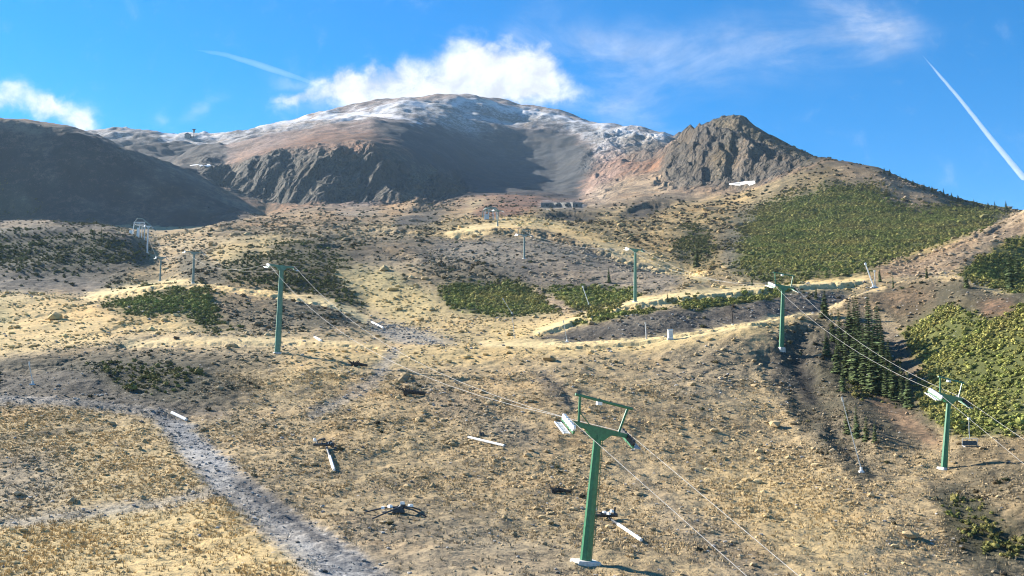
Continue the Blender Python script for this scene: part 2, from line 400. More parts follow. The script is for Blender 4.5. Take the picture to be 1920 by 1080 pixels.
# left: dark hill, mound
P('dscree', [(-120, 420), (100, 416), (200, 424), (280, 462), (260, 500), (220, 555), (-120, 552)], 4)
P('soil_shade', [(-120, 424), (100, 420), (200, 428), (285, 465), (265, 500), (235, 548), (120, 545), (-120, 500)], 10, .2)  # front hill's shade, painted as a thin dark wash
P('pink', [(-120, 414), (100, 412), (250, 436), (245, 444), (100, 422), (-120, 426)], 2, .6)
P('dgreen', [(-120, 442), (60, 436), (190, 434), (290, 478), (230, 500), (120, 512), (-120, 495)], 14, .8)
P('scrub', [(190, 520), (260, 495), (330, 480), (420, 460), (430, 535), (200, 552)], 8)
P('gold', [(380, 480), (420, 455), (520, 438), (560, 450), (480, 462), (420, 500)], 8, .8)
P('gold', [(250, 500), (330, 490), (350, 530), (240, 535)], 8, .45)
P('dgreen', [(415, 520), (430, 480), (500, 456), (600, 448), (690, 472), (640, 500), (690, 590), (610, 562), (470, 532)], 16, .78)
P('scrub', [(580, 440), (680, 452), (650, 470), (600, 460)], 6, .7)
P('soil_shade', [(655, 462), (700, 470), (690, 486), (650, 490)], 6, .6)  # dark hole among the shrubs: its shade is painted in
P('gold', [(480, 440), (500, 445), (505, 480), (492, 480)], 4, .7)
P('gold', [(-120, 552), (100, 550), (165, 562), (210, 592), (340, 598), (400, 620), (250, 640), (100, 655), (-120, 690)], 8)
P('olive', [(0, 560), (30, 575), (20, 620), (-40, 600)], 8, .6)
P('green', [(175, 562), (240, 541), (370, 537), (425, 562), (400, 600), (340, 588), (250, 590)], 12, .9)
P('scrub', [(400, 550), (520, 556), (625, 575), (690, 612), (620, 626), (460, 620), (410, 590)], 6)
P('dgreen', [(360, 590), (420, 600), (480, 630), (380, 630)], 8, .6)
P('pink', [(395, 545), (440, 590), (430, 592), (388, 552)], 2, .7)
P('pale', [(160, 556), (230, 544), (300, 532), (360, 532), (430, 539), (520, 549), (620, 569), (690, 602)], 1.5, 1, wid=4.5)
P('tan', [(200, 625), (700, 618), (720, 650), (540, 655), (200, 660)], 6, .7)
P('pale', [(240, 642), (420, 640), (560, 638), (720, 652)], 2, .8, wid=4)
P('scrub', [(100, 660), (500, 662), (540, 690), (420, 760), (330, 776), (160, 757), (-120, 745), (-120, 690)], 10)
P('dgreen', [(150, 690), (330, 680), (400, 720), (260, 745)], 12, .4)
P('dscree', [(-120, 700), (120, 690), (300, 755), (440, 765), (420, 785), (300, 775), (-120, 748)], 8, .75)
P('gold', [(380, 690), (520, 670), (700, 665), (640, 720), (540, 745)], 14, .45)
P('olive', [(620, 508), (680, 498), (740, 510), (800, 545), (830, 580), (760, 600), (690, 575)], 8, .9)
P('gold', [(615, 505), (640, 500), (800, 545), (860, 590), (960, 600), (1070, 588), (1010, 632), (900, 650), (740, 620), (680, 560)], 10, .65)
P('gravel', [(690, 604), (760, 612), (860, 645), (840, 655), (740, 640), (700, 618)], 6, .55)
P('gold', [(560, 645), (720, 650), (900, 642), (1060, 645), (1280, 628), (1520, 588), (1530, 598), (1300, 646), (1060, 668), (740, 690), (560, 660)], 6, .75)
P('dscree', [(1010, 638), (1100, 605), (1200, 590), (1440, 556), (1560, 540), (1600, 548), (1540, 585), (1300, 622), (1060, 646)], 4)
P('scree', [(1150, 600), (1300, 580), (1350, 600), (1200, 625)], 10, .6)
P('pale', [(900, 645), (1060, 646), (1200, 639), (1300, 625), (1400, 608), (1520, 588)], 1.5, 1, wid=4.5)
P('gold', [(900, 602), (1010, 612), (1100, 588), (1190, 560), (1300, 545), (1450, 530), (1570, 522), (1570, 530), (1450, 542), (1300, 556), (1190, 574), (1070, 606), (1000, 634), (930, 640)], 3)
P('pale', [(1000, 626), (1100, 590), (1190, 566), (1300, 552), (1450, 538), (1540, 530), (1620, 524)], 1.5, 1, wid=4.5)
P('green', [(1062, 606), (1140, 578), (1250, 573), (1200, 588), (1130, 596)], 3)
P('green', [(1255, 562), (1400, 548), (1500, 536), (1440, 562), (1300, 577)], 3)
# near slope
P('gravel', [(270, 770), (345, 781), (395, 832), (450, 885), (530, 945), (630, 1005), (760, 1090), (590, 1090), (500, 1015), (425, 940), (365, 885), (320, 825), (290, 790)], 7, .95)
P('dscree', [(430, 880), (480, 905), (560, 970), (660, 1045), (620, 1040), (520, 970), (440, 910)], 8, .55)
P('gravel', [(-120, 738), (0, 746), (160, 758), (300, 776)], 3, .7, wid=5)
P('gold', [(-120, 975), (100, 958), (300, 928), (410, 930), (480, 985), (600, 1090), (-120, 1140)], 26, .8)
P('gold', [(-120, 760), (160, 770), (290, 785), (330, 840), (380, 900), (200, 930), (-120, 940)], 18, .45)
P('scree', [(-120, 860), (90, 845), (150, 925), (60, 955), (-120, 970)], 24, .65)
P('gravel', [(-120, 1010), (100, 968), (300, 945), (405, 922)], 6, .55, wid=9)
P('soil_shade', [(-120, 832), (0, 820), (110, 806), (230, 792)], 1.5, .6, wid=2)
P('gravel', [(740, 660), (700, 712), (640, 750), (590, 778)], 5, .55, wid=10)
P('scree', [(740, 690), (900, 752), (1060, 840), (1000, 850), (880, 800), (770, 745)], 16, .6)
P('dscree', [(1000, 690), (1030, 700), (1090, 760), (1060, 770), (1010, 725)], 8, .7)
P('scree', [(620, 960), (900, 980), (1080, 1030), (1080, 1100), (700, 1100)], 20, .5)
P('scree', [(1200, 680), (1380, 640), (1440, 680), (1340, 760), (1260, 740)], 24, .4)
P('gold', [(1300, 860), (1500, 880), (1620, 960), (1600, 1080), (1500, 1080), (1380, 960)], 30, .4)
P('scree', [(1150, 850), (1300, 960), (1480, 1100), (1380, 1100), (1250, 990)], 16, .45)
P('gscrub', [(560, 740), (760, 700), (900, 850), (700, 900), (560, 850)], 40, .25)
# right: gully, pine slope, knoll
P('scrub', [(1440, 640), (1525, 592), (1560, 600), (1700, 745), (1770, 830), (1700, 880), (1620, 910), (1540, 850), (1470, 760)], 8)
P('dscree', [(1420, 660), (1500, 610), (1540, 640), (1520, 740), (1440, 720)], 12, .5)
P('soil_shade', [(1478, 660), (1500, 660), (1535, 745), (1510, 755)], 5, .7)
P('dscree', [(1540, 640), (1600, 580), (1700, 620), (1740, 760), (1690, 745), (1620, 690), (1560, 690)], 8, .8)
P('dgreen', [(1550, 680), (1600, 640), (1690, 690), (1750, 790), (1690, 770), (1600, 740)], 10, .5)
P('orange', [(1590, 695), (1640, 730), (1700, 775), (1780, 840), (1760, 850), (1680, 800), (1620, 750)], 6, .6)
P('tan', [(1620, 830), (1780, 840), (1770, 900), (1640, 920)], 10, .6)
P('scrub', [(1540, 588), (1600, 560), (1660, 536), (1800, 518), (1870, 540), (1920, 548), (2040, 548), (2040, 620), (1760, 590), (1700, 620), (1640, 570)], 5)
P('orange', [(1560, 585), (1660, 545), (1760, 535), (1740, 570), (1690, 590), (1640, 575)], 10, .45)
P('pale', [(1540, 586), (1600, 556), (1660, 537)], 1.5, .6, wid=2.5)
P('pale', [(1740, 521), (1800, 519), (1860, 540), (1900, 548)], 1.5, .6, wid=2.5)
P('green', [(1690, 625), (1740, 590), (1780, 570), (1850, 600), (1920, 570), (2040, 570), (2040, 815), (1920, 815), (1800, 825), (1740, 790), (1720, 740), (1735, 690)], 6)
P('heather', [(1835, 565), (1905, 560), (1900, 605), (1845, 605)], 8, .7)
P('pink', [(1650, 496), (1720, 482), (1810, 450), (1920, 396), (2040, 350), (2040, 430), (1910, 440), (1850, 480), (1740, 522), (1640, 520)], 3)
P('scree', [(1720, 500), (1840, 455), (1890, 440), (1840, 485), (1750, 520)], 8, .6)
P('green', [(1800, 515), (1850, 480), (1905, 442), (2040, 430), (2040, 550), (1920, 548), (1865, 538)], 4, .9)
P('scrub', [(1790, 835), (1920, 825), (2040, 825), (2040, 1010), (1920, 985), (1840, 925), (1780, 880)], 10, .6)
P('scrub', [(1740, 900), (1800, 900), (1930, 990), (2040, 1020), (2040, 1100), (1850, 1100), (1780, 1030)], 8)
P('dgreen', [(1755, 930), (1830, 940), (1920, 1020), (1920, 1060), (1830, 1040), (1770, 985)], 10, .55)
# bare rock faces
for pts, a in [([(365, 312), (470, 304), (560, 296), (640, 284), (690, 275), (740, 300), (850, 318), (880, 360), (790, 388), (740, 378), (600, 372), (500, 372), (420, 345)], 1.0),
               ([(1225, 345), (1240, 300), (1285, 245), (1365, 213), (1400, 235), (1470, 285), (1520, 300), (1455, 325), (1400, 345)], 1.0),
               ([(1085, 300), (1160, 240), (1265, 262), (1250, 300), (1120, 370)], .45)]:
    CLIFF = np.maximum(CLIFF, box(box(poly(pts), 4), 4) * a)


def sample(img, U, V):
    x = np.clip((U - RU0) / RS - .5, 0, RW - 1.001); y = np.clip((V - RV0) / RS - .5, 0, RH - 1.001)
    xi = x.astype(int); yi = y.astype(int); fx = (x - xi).astype(np.float32); fy = (y - yi).astype(np.float32)
    return (img[yi, xi] * (1 - fx) + img[yi, xi + 1] * fx) * (1 - fy) + (img[yi + 1, xi] * (1 - fx) + img[yi + 1, xi + 1] * fx) * fy


# ragged edges for the patches
ax_, ay_ = ALPHA[None, :] * 70 + LOG * 0, LOG * 70
WU = fbm(ax_ + 0 * LOG, ay_, 11, 5, .6) * 9
WV = fbm(ax_ + 50, ay_ + 31, 21, 5, .6) * 4.5
US, VS = U0 + WU, V0 + WV
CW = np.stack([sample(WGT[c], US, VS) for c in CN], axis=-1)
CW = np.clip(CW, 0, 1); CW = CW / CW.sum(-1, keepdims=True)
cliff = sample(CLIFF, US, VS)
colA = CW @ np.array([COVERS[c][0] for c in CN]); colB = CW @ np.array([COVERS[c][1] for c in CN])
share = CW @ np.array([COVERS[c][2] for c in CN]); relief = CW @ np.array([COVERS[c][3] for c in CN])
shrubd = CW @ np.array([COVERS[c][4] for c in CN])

# ---- relief
DZ = np.zeros_like(GZ)
for i, lam in enumerate([260, 130, 64, 32, 16, 8, 4, 2, 1, .5]):
    wgt = np.clip((GY * 0.11 - lam * .5) / (lam * .5), 0, 1) * np.clip((lam / (GY * 0.0011) - 2.0) / 2.5, 0, 1)
    if wgt.max() <= 0: continue
    n = perlin(GX / lam + 3.3 * i, GY / lam + 7.7 * i, 100 + i)
    DZ += wgt * n * (0.034 if lam > 2.5 else .075) * lam * relief * np.where(lam > 10, np.clip(GY / 900, 1, 1.7), 1)
# rock ribs, gentle on the sunny side and steep on the other
for j, (L, amp, phi) in enumerate([(80, .30, 25), (36, .34, 5), (16, .36, -15), (7, .34, 20)]):
    c, s = math.cos(R(phi)), math.sin(R(phi))
    q = (GX * c + GY * s) / L + 0.75 * fbm(GX / (L * 1.6), GY / (L * 2.4), 300 + 9 * j, 3)
    f = q - np.floor(q)
    saw = np.where(f < .72, f / .72, (1 - f) / .28)
    am = np.clip(.75 + .8 * perlin(GX / (L * 2.1), GY / (L * 2.1), 340 + j), .1, 1.6)
    DZ += cliff * (saw - .62) * am * amp * .7 * L * np.clip((L / (GY * .0011) - 2) / 3, 0, 1)

def vline(pts, U):
    p = np.array(pts, float)
    return np.interp(U, p[:, 0], p[:, 1]), ((U > p[0, 0]) & (U < p[-1, 0])) * np.clip(np.minimum(U - p[0, 0], p[-1, 0] - U) / 40, 0, 1)


# cut banks below the tracks: a short drop on the downhill side that runs out again
for pts, hpx, run_, dmin, dmax in [
    ([(150, 558), (230, 545), (300, 533), (360, 533), (430, 540), (520, 550), (620, 570), (690, 602), (730, 616)], 6, 34, 235, 275),
    ([(1000, 630), (1100, 590), (1190, 567), (1300, 553), (1450, 540), (1560, 530), (1640, 525)], 8, 26, 195, 275),
    ([(820, 440), (900, 432), (1000, 433), (1100, 456), (1200, 491), (1300, 524)], 9, 30, 300, 460),
    ([(200, 643), (420, 641), (560, 640), (740, 653)], 5, 14, 150, 215),
    ([(-120, 738), (0, 748), (160, 759), (330, 777), (420, 784)], 5, 40, 110, 150),
    ([(-120, 690), (60, 684), (180, 655), (330, 618)], 3.5, 10, 140, 230),
    ([(-120, 655), (100, 640), (260, 602), (330, 596)], 3.5, 10, 160, 240),
    ([(-120, 600), (60, 592), (180, 572)], 3, 8, 180, 270),
    ([(380, 436), (480, 420), (560, 416), (660, 424), (760, 430), (830, 436)], 7, 14, 420, 620),
    ([(440, 452), (560, 436), (660, 442)], 4, 10, 380, 500),
    ([(560, 462), (640, 455), (700, 470)], 6, 22, 300, 430),
    ([(1000, 404), (1060, 396), (1130, 400)], 7, 14, 450, 760), ([(1160, 398), (1210, 378), (1270, 380)], 9, 18, 450, 780),
    ([(1090, 450), (1190, 478), (1320, 520)], 4, 10, 330, 480),
    ([(1290, 436), (1330, 424), (1400, 420)], 5, 14, 400, 600), ([(1180, 420), (1260, 410), (1330, 414)], 5, 12, 400, 600),
    ([(1660, 497), (1800, 458), (1920, 402)], 4, 20, 300, 360),
    ([(700, 462), (790, 486), (860, 492), (960, 524), (1010, 543), (1150, 538), (1200, 548)], 6, 14, 250, 420),
    ([(1010, 640), (1060, 645), (1200, 638), (1300, 625), (1400, 608), (1530, 588)], -5, 16, 172, 200),
    ([(-120, 836), (0, 822), (110, 808), (240, 792)], 2.0, 8, 95, 128),
    ([(1240, 722), (1340, 690), (1420, 668)], 1.6, 8, 130, 165),
    ([(640, 690), (760, 704), (860, 716)], 2.5, 8, 140, 165),
]:
    vl, k = vline(pts, U0 + WU * .6)
    dv = V0 + WV * .5 - vl
    k = k * (GY > dmin) * (GY < dmax)
    prof = np.where(dv < 0, 0, np.clip(dv / 3.0, 0, 1) * np.exp(-np.maximum(dv - 3, 0) / run_))
    DZ -= k * prof * hpx * GY / F


def gully(pts, depth, wid, dmin, dmax, rim=.25):
    global DZ
    d = np.full_like(GZ, 1e9)
    uu_, vv_ = U0 + WU * .8, V0 + WV * .8
    for (x1, y1), (x2, y2) in zip(pts[:-1], pts[1:]):
        t = np.clip(((uu_ - x1) * (x2 - x1) + (vv_ - y1) * (y2 - y1)) / ((x2 - x1) ** 2 + (y2 - y1) ** 2), 0, 1)
        d = np.minimum(d, np.hypot(uu_ - x1 - t * (x2 - x1), vv_ - y1 - t * (y2 - y1)))
    q = d / wid
    DZ = DZ - ((GY > dmin) & (GY < dmax)) * depth * (np.exp(-q ** 2) - rim * np.exp(-((q - 1.6) / .6) ** 2))


gully([(1505, 630), (1490, 665), (1500, 700), (1525, 740), (1560, 780), (1600, 830)], .8, 26, 100, 172)
gully([(1440, 680), (1470, 720), (1520, 790)], .5, 18, 100, 172)
gully([(1000, 690), (1030, 705), (1060, 740), (1090, 770)], .22, 9, 120, 165)
gully([(318, 800), (370, 870), (440, 935), (560, 1020), (680, 1085)], .10, 14, 50, 128)
gully([(345, 800), (400, 855), (470, 915), (560, 972), (720, 1075)], .10, 10, 50, 128)
gully([(735, 665), (690, 716), (600, 770)], .10, 9, 110, 170)
GZ2 = GZ + DZ

# ---- mesh
verts = np.stack([GX, GY, GZ2], -1).reshape(-1, 3).astype(np.float32)
idx = np.arange(NR * NC, dtype=np.int32).reshape(NR, NC)
quads = np.stack([idx[:-1, :-1], idx[:-1, 1:], idx[1:, 1:], idx[1:, :-1]], -1).reshape(-1, 4)


def np_mesh(name, v, f, smooth=False):
    me = bpy.data.meshes.new(name)
    me.vertices.add(len(v)); me.vertices.foreach_set('co', np.ascontiguousarray(v, np.float32).ravel())
    n, k = f.shape
    me.loops.add(n * k); me.loops.foreach_set('vertex_index', np.ascontiguousarray(f, np.int32).ravel())
    me.polygons.add(n); me.polygons.foreach_set('loop_start', np.arange(0, n * k, k, dtype=np.int32))
    me.polygons.foreach_set('use_smooth', np.full(n, smooth))
    me.update(calc_edges=True)
    return me


def vcol(me, name, c):
    at_ = me.attributes.new(name, 'FLOAT_COLOR', 'POINT')
    at_.data.foreach_set('color', np.ascontiguousarray(c, np.float32).ravel())


def ground_material():
    m = bpy.data.materials.new('mountain_ground'); m.use_nodes = True
    nt = m.node_tree; g = NG(nt); b = nt.nodes['Principled BSDF']
    A = node(nt, 'ShaderNodeAttribute', attribute_name='cover_a'); B = node(nt, 'ShaderNodeAttribute', attribute_name='cover_b')
    geo = node(nt, 'ShaderNodeNewGeometry'); pos = geo.outputs['Position']
    n1 = g.noise(pos, 1.3, 5, 0.72)
    n2 = g.noise(pos, 0.16, 6, 0.74, 0.3)
    n3 = g.noise(pos, 0.022, 6, 0.70, 0.3)
    s = g.m('ADD', g.m('MULTIPLY', n1, .34), g.m('ADD', g.m('MULTIPLY', n2, .36), g.m('MULTIPLY', n3, .30)))
    k = g.m('ADD', s, g.m('SUBTRACT', B.outputs['Alpha'], .44))
    f = g.ramp(k, .445, .565)
    c = g.mix(f, A.outputs['Color'], B.outputs['Color'])
    # bleached and rusty patches
    hue = g.noise(pos, 0.07, 5, 0.65)
    c = g.mix(g.ramp(hue, .50, .72, 0, .40), c, g.mix(1.0, c, (1.30, 1.08, .82, 1), 'MULTIPLY'))
    c = g.mix(g.ramp(hue, .50, .28, 0, .45), c, g.mix(1.0, c, (.78, .84, .90, 1), 'MULTIPLY'))
    hue_b = g.noise(pos, 0.011, 6, 0.66, .4)
    c = g.mix(g.ramp(hue_b, .50, .66, 0, .60), c, g.mix(1.0, c, (1.22, 1.02, .78, 1), 'MULTIPLY'))
    c = g.mix(g.ramp(hue_b, .48, .34, 0, .50), c, g.mix(1.0, c, (.70, .74, .76, 1), 'MULTIPLY'))
    # scattered pale stones and dark tufts
    vo = node(nt, 'ShaderNodeTexVoronoi'); vo.inputs['Scale'].default_value = 1.1; nt.links.new(pos, vo.inputs['Vector'])
    st = g.m('MULTIPLY', g.m('LESS_THAN', vo.outputs['Distance'], .17), g.m('GREATER_THAN', n2, .56))
    c = g.mix(g.m('MULTIPLY', st, .55), c, (.42, .40, .37, 1))
    nt.links.new(c, b.inputs['Base Color'])
    b.inputs['Roughness'].default_value = .95; b.inputs['Specular IOR Level'].default_value = .15
    bm = node(nt, 'ShaderNodeBump'); bm.inputs['Strength'].default_value = .6; bm.inputs['Distance'].default_value = 1.0
    mp = node(nt, 'ShaderNodeMapping'); mp.inputs['Scale'].default_value = (.10, .05, .035); mp.inputs['Rotation'].default_value = (R(8), R(-22), R(20))
    wp = g.vm('ADD', pos, g.vm('SCALE', g.noise(pos, .05, 4, .6, out='Color')))
    wp.node.inputs[1].links[0].from_node.inputs['Scale'].default_value = 22
    nt.links.new(wp, mp.inputs['Vector'])
    v1 = node(nt, 'ShaderNodeTexVoronoi', feature='F1'); v1.inputs['Scale'].default_value = 1.0; v1.inputs['Detail'].default_value = 2.5; v1.inputs['Roughness'].default_value = .6
    nt.links.new(mp.outputs[0], v1.inputs['Vector'])
    crag = g.m('MULTIPLY', g.m('MULTIPLY', v1.outputs['Distance'], A.outputs['Alpha']), 16.0)
    h = g.m('ADD', crag, g.m('ADD', g.m('MULTIPLY', n1, .25), g.m('MULTIPLY', n2, .9)))
    nt.links.new(h, bm.inputs['Height']); nt.links.new(bm.outputs[0], b.inputs['Normal'])
    return m


me = np_mesh('terrain', verts, quads, True)
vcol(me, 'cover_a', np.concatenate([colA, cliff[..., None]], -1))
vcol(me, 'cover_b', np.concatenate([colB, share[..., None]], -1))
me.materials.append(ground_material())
terrain = bpy.data.objects.new('terrain', me); COL.objects.link(terrain); terrain['kind'] = 'structure'

# ------------------------------------------------------------------ helpers for things on the ground
EG = GZ2 / GY


def column(alpha):
    j = float(np.interp(alpha, ALPHA, np.arange(NC)))
    j0 = min(int(j), NC - 2); f = j - j0
    return GY[:, j0] * (1 - f) + GY[:, j0 + 1] * f, GZ2[:, j0] * (1 - f) + GZ2[:, j0 + 1] * f


def gz(X, Y):
    y, z = column(X / Y)
    return float(np.interp(Y, y, z))


def ground(u, v, ymin=30.0):
    """the place on the terrain that the photograph shows at (u, v)"""
    a, e = ray(u, v)
    y, z = column(a)
    ee = z / y
    k = np.nonzero((ee >= e) & (y > ymin))[0]
    if len(k) == 0:
        k = int(np.argmax(np.where(y > ymin, ee, -9)))
        Y = y[k]
    else:
        k = max(int(k[0]), 1)
        t = (e - ee[k - 1]) / (ee[k] - ee[k - 1]) if ee[k] > ee[k - 1] and ee[k - 1] < e else 1.0
        Y = y[k - 1] + t * (y[k] - y[k - 1])
    X = a * Y
    return Vector((X, Y, gz(X, Y)))


MATS = {}


def mat(name, col, rough=.5, metal=0.0, vary=.25, scale=6.0, spec=.4, bump=0.0):
    if name in MATS: return MATS[name]
    m = bpy.data.materials.new(name); m.use_nodes = True
    nt = m.node_tree; g = NG(nt); b = nt.nodes['Principled BSDF']
    geo = node(nt, 'ShaderNodeNewGeometry')
    tc = node(nt, 'ShaderNodeTexCoord')
    n = g.noise(tc.outputs['Object'], scale, 6, .68)
    c = g.mix(g.ramp(n, .35, .68), (*[x * (1 - vary) for x in col], 1), (*[min(x * (1 + vary), .95) for x in col], 1))
    nt.links.new(c, b.inputs['Base Color'])
    b.inputs['Roughness'].default_value = rough; b.inputs['Metallic'].default_value = metal
    b.inputs['Specular IOR Level'].default_value = spec
    MATS[name] = m
    return m


def tint_mat(name, rough=.9, scale=9.0, lo=.55, hi=1.35, trans=0.0):
    """material for plants and stones whose own colour is kept per plant"""
    m = bpy.data.materials.new(name); m.use_nodes = True
    nt = m.node_tree; g = NG(nt); b = nt.nodes['Principled BSDF']
    A = node(nt, 'ShaderNodeAttribute', attribute_name='tint'); geo = node(nt, 'ShaderNodeNewGeometry')
    n = g.noise(geo.outputs['Position'], scale, 4, .7)
    k = g.ramp(n, .34, .68, lo, hi)
    c = node(nt, 'ShaderNodeVectorMath', operation='SCALE'); nt.links.new(A.outputs['Color'], c.inputs[0]); nt.links.new(k, c.inputs['Scale'])
    nt.links.new(c.outputs[0], b.inputs['Base Color'])
    b.inputs['Roughness'].default_value = rough; b.inputs['Specular IOR Level'].default_value = .15
    MATS[name] = m
    return m


GREEN = mat('green_paint', (.022, .150, .066), .42, 0, .22, 3.0, .5)
GREENF = mat('faded_green_paint', (.085, .205, .150), .5, 0, .2, 2.0)
GREYG = mat('grey_green_paint', (.15, .21, .20), .55, 0, .2, 2.0)
STEEL = mat('galvanised_steel', (.48, .50, .51), .45, .3, .18, 5.0)
DARKST = mat('dark_steel', (.05, .055, .06), .5, .3, .3, 5.0)
WHITE = mat('white_paint', (.80, .80, .78), .5, 0, .12, 4.0)
CONC = mat('concrete', (.58, .55, .50), .9, 0, .2, 3.0, .2)
RUBBER = mat('rubber', (.03, .03, .032), .8)
ROPE = mat('steel_rope', (.40, .39, .37), .6, .1, .15, 2.0)
WOOD = mat('weathered_wood', (.22, .19, .16), .9, 0, .35, 8.0, .2)
DARKW = mat('dead_wood', (.055, .048, .042), .95, 0, .4, 6.0, .2)
SNOWM = mat('old_snow', (.84, .86, .88), .7, 0, .08, .4, .3)
STONEM = mat('stone_wall_rock', (.19, .185, .175), .95, 0, .4, 1.2, .2)


class MB:
    def __init__(self):
        self.v = []; self.f = []

    def add(self, v, f):
        o = len(self.v)
        self.v += [Vector(p) for p in v]; self.f += [[i + o for i in q] for q in f]
        return self

    def boxm(self, M, sx, sy, sz, taper=1.0):
        c = []
        for z in (0, 1):
            k = 1 if z == 0 else taper
            for x, y in ((-1, -1), (1, -1), (1, 1), (-1, 1)):
                c.append(M @ Vector((x * sx / 2 * k, y * sy / 2 * k, (z - .5) * sz)))
        return self.add(c, [(3, 2, 1, 0), (4, 5, 6, 7), (0, 1, 5, 4), (1, 2, 6, 5), (2, 3, 7, 6), (3, 0, 4, 7)])

    def box(self, c, s, rot=None, taper=1.0):
        M = Matrix.Translation(c)
        if rot: M = M @ rot
        return self.boxm(M, *s, taper)

    def tube(self, pts, r, n=8, r2=None, cap=True):
        pts = [Vector(p) for p in pts]
        rings = []
        up = None
        for i, p in enumerate(pts):
            d = (pts[min(i + 1, len(pts) - 1)] - pts[max(i - 1, 0)]).normalized()
            if up is None:
                up = Vector((0, 0, 1)) if abs(d.z) < .95 else Vector((0, 1, 0))
            a = d.cross(up).normalized(); b = a.cross(d).normalized()
            rr = r if r2 is None else r + (r2 - r) * i / (len(pts) - 1)
            rings.append([p + (a * math.cos(2 * math.pi * (k + .5) / n) + b * math.sin(2 * math.pi * (k + .5) / n)) * rr for k in range(n)])
        v = [q for rg in rings for q in rg]
        f = []
        for i in range(len(pts) - 1):
            for k in range(n):
                f.append((i * n + k, i * n + (k + 1) % n, (i + 1) * n + (k + 1) % n, (i + 1) * n + k))
        if cap:
            f.append(tuple(range(n))); f.append(tuple(reversed(range((len(pts) - 1) * n, len(pts) * n))))
        return self.add(v, f)

    def prism(self, outline, y0, y1):
        n = len(outline)
        v = [(x, y0, z) for x, z in outline] + [(x, y1, z) for x, z in outline]
        f = [tuple(range(n)), tuple(reversed(range(n, 2 * n)))] + [(i, i + n, (i + 1) % n + n, (i + 1) % n) for i in range(n)]
        return self.add(v, f)

    def build(self, name, material, parent=None, bevel=0.0, smooth=False):
        me = bpy.data.meshes.new(name)
        me.from_pydata([tuple(p) for p in self.v], [], self.f)
        bm = bmesh.new(); bm.from_mesh(me)
        bmesh.ops.recalc_face_normals(bm, faces=bm.faces)
        if bevel:
            bmesh.ops.bevel(bm, geom=list(bm.edges), offset=bevel, segments=1, affect='EDGES', clamp_overlap=True)
        bm.to_mesh(me); bm.free()
        if smooth:
            for p in me.polygons: p.use_smooth = True
        me.materials.append(material)
        o = bpy.data.objects.new(name, me); COL.objects.link(o)
        if parent: o.parent = parent
        return o


def tag(o, label, cat, group=None):
    o['label'] = label; o['category'] = cat
    if group: o['group'] = group
    return o


def empty(name, label, cat, loc, group=None, M=None):
    o = bpy.data.objects.new(name, None); COL.objects.link(o)
    o.empty_display_size = .5
    if M is not None: o.matrix_world = M
    else: o.location = loc
    return tag(o, label, cat, group)


# ------------------------------------------------------------------ lift towers
def axes(p0, zdir, across):
    z = zdir.normalized(); x = (across - z * across.dot(z)).normalized(); y = z.cross(x)
    return Matrix(((x.x, y.x, z.x, p0.x), (x.y, y.y, z.y, p0.y), (x.z, y.z, z.z, p0.z), (0, 0, 0, 1)))


DIRA = Vector((-.4765, 1, 0)).normalized(); DIRB = Vector((-.35, 1, 0)).normalized()


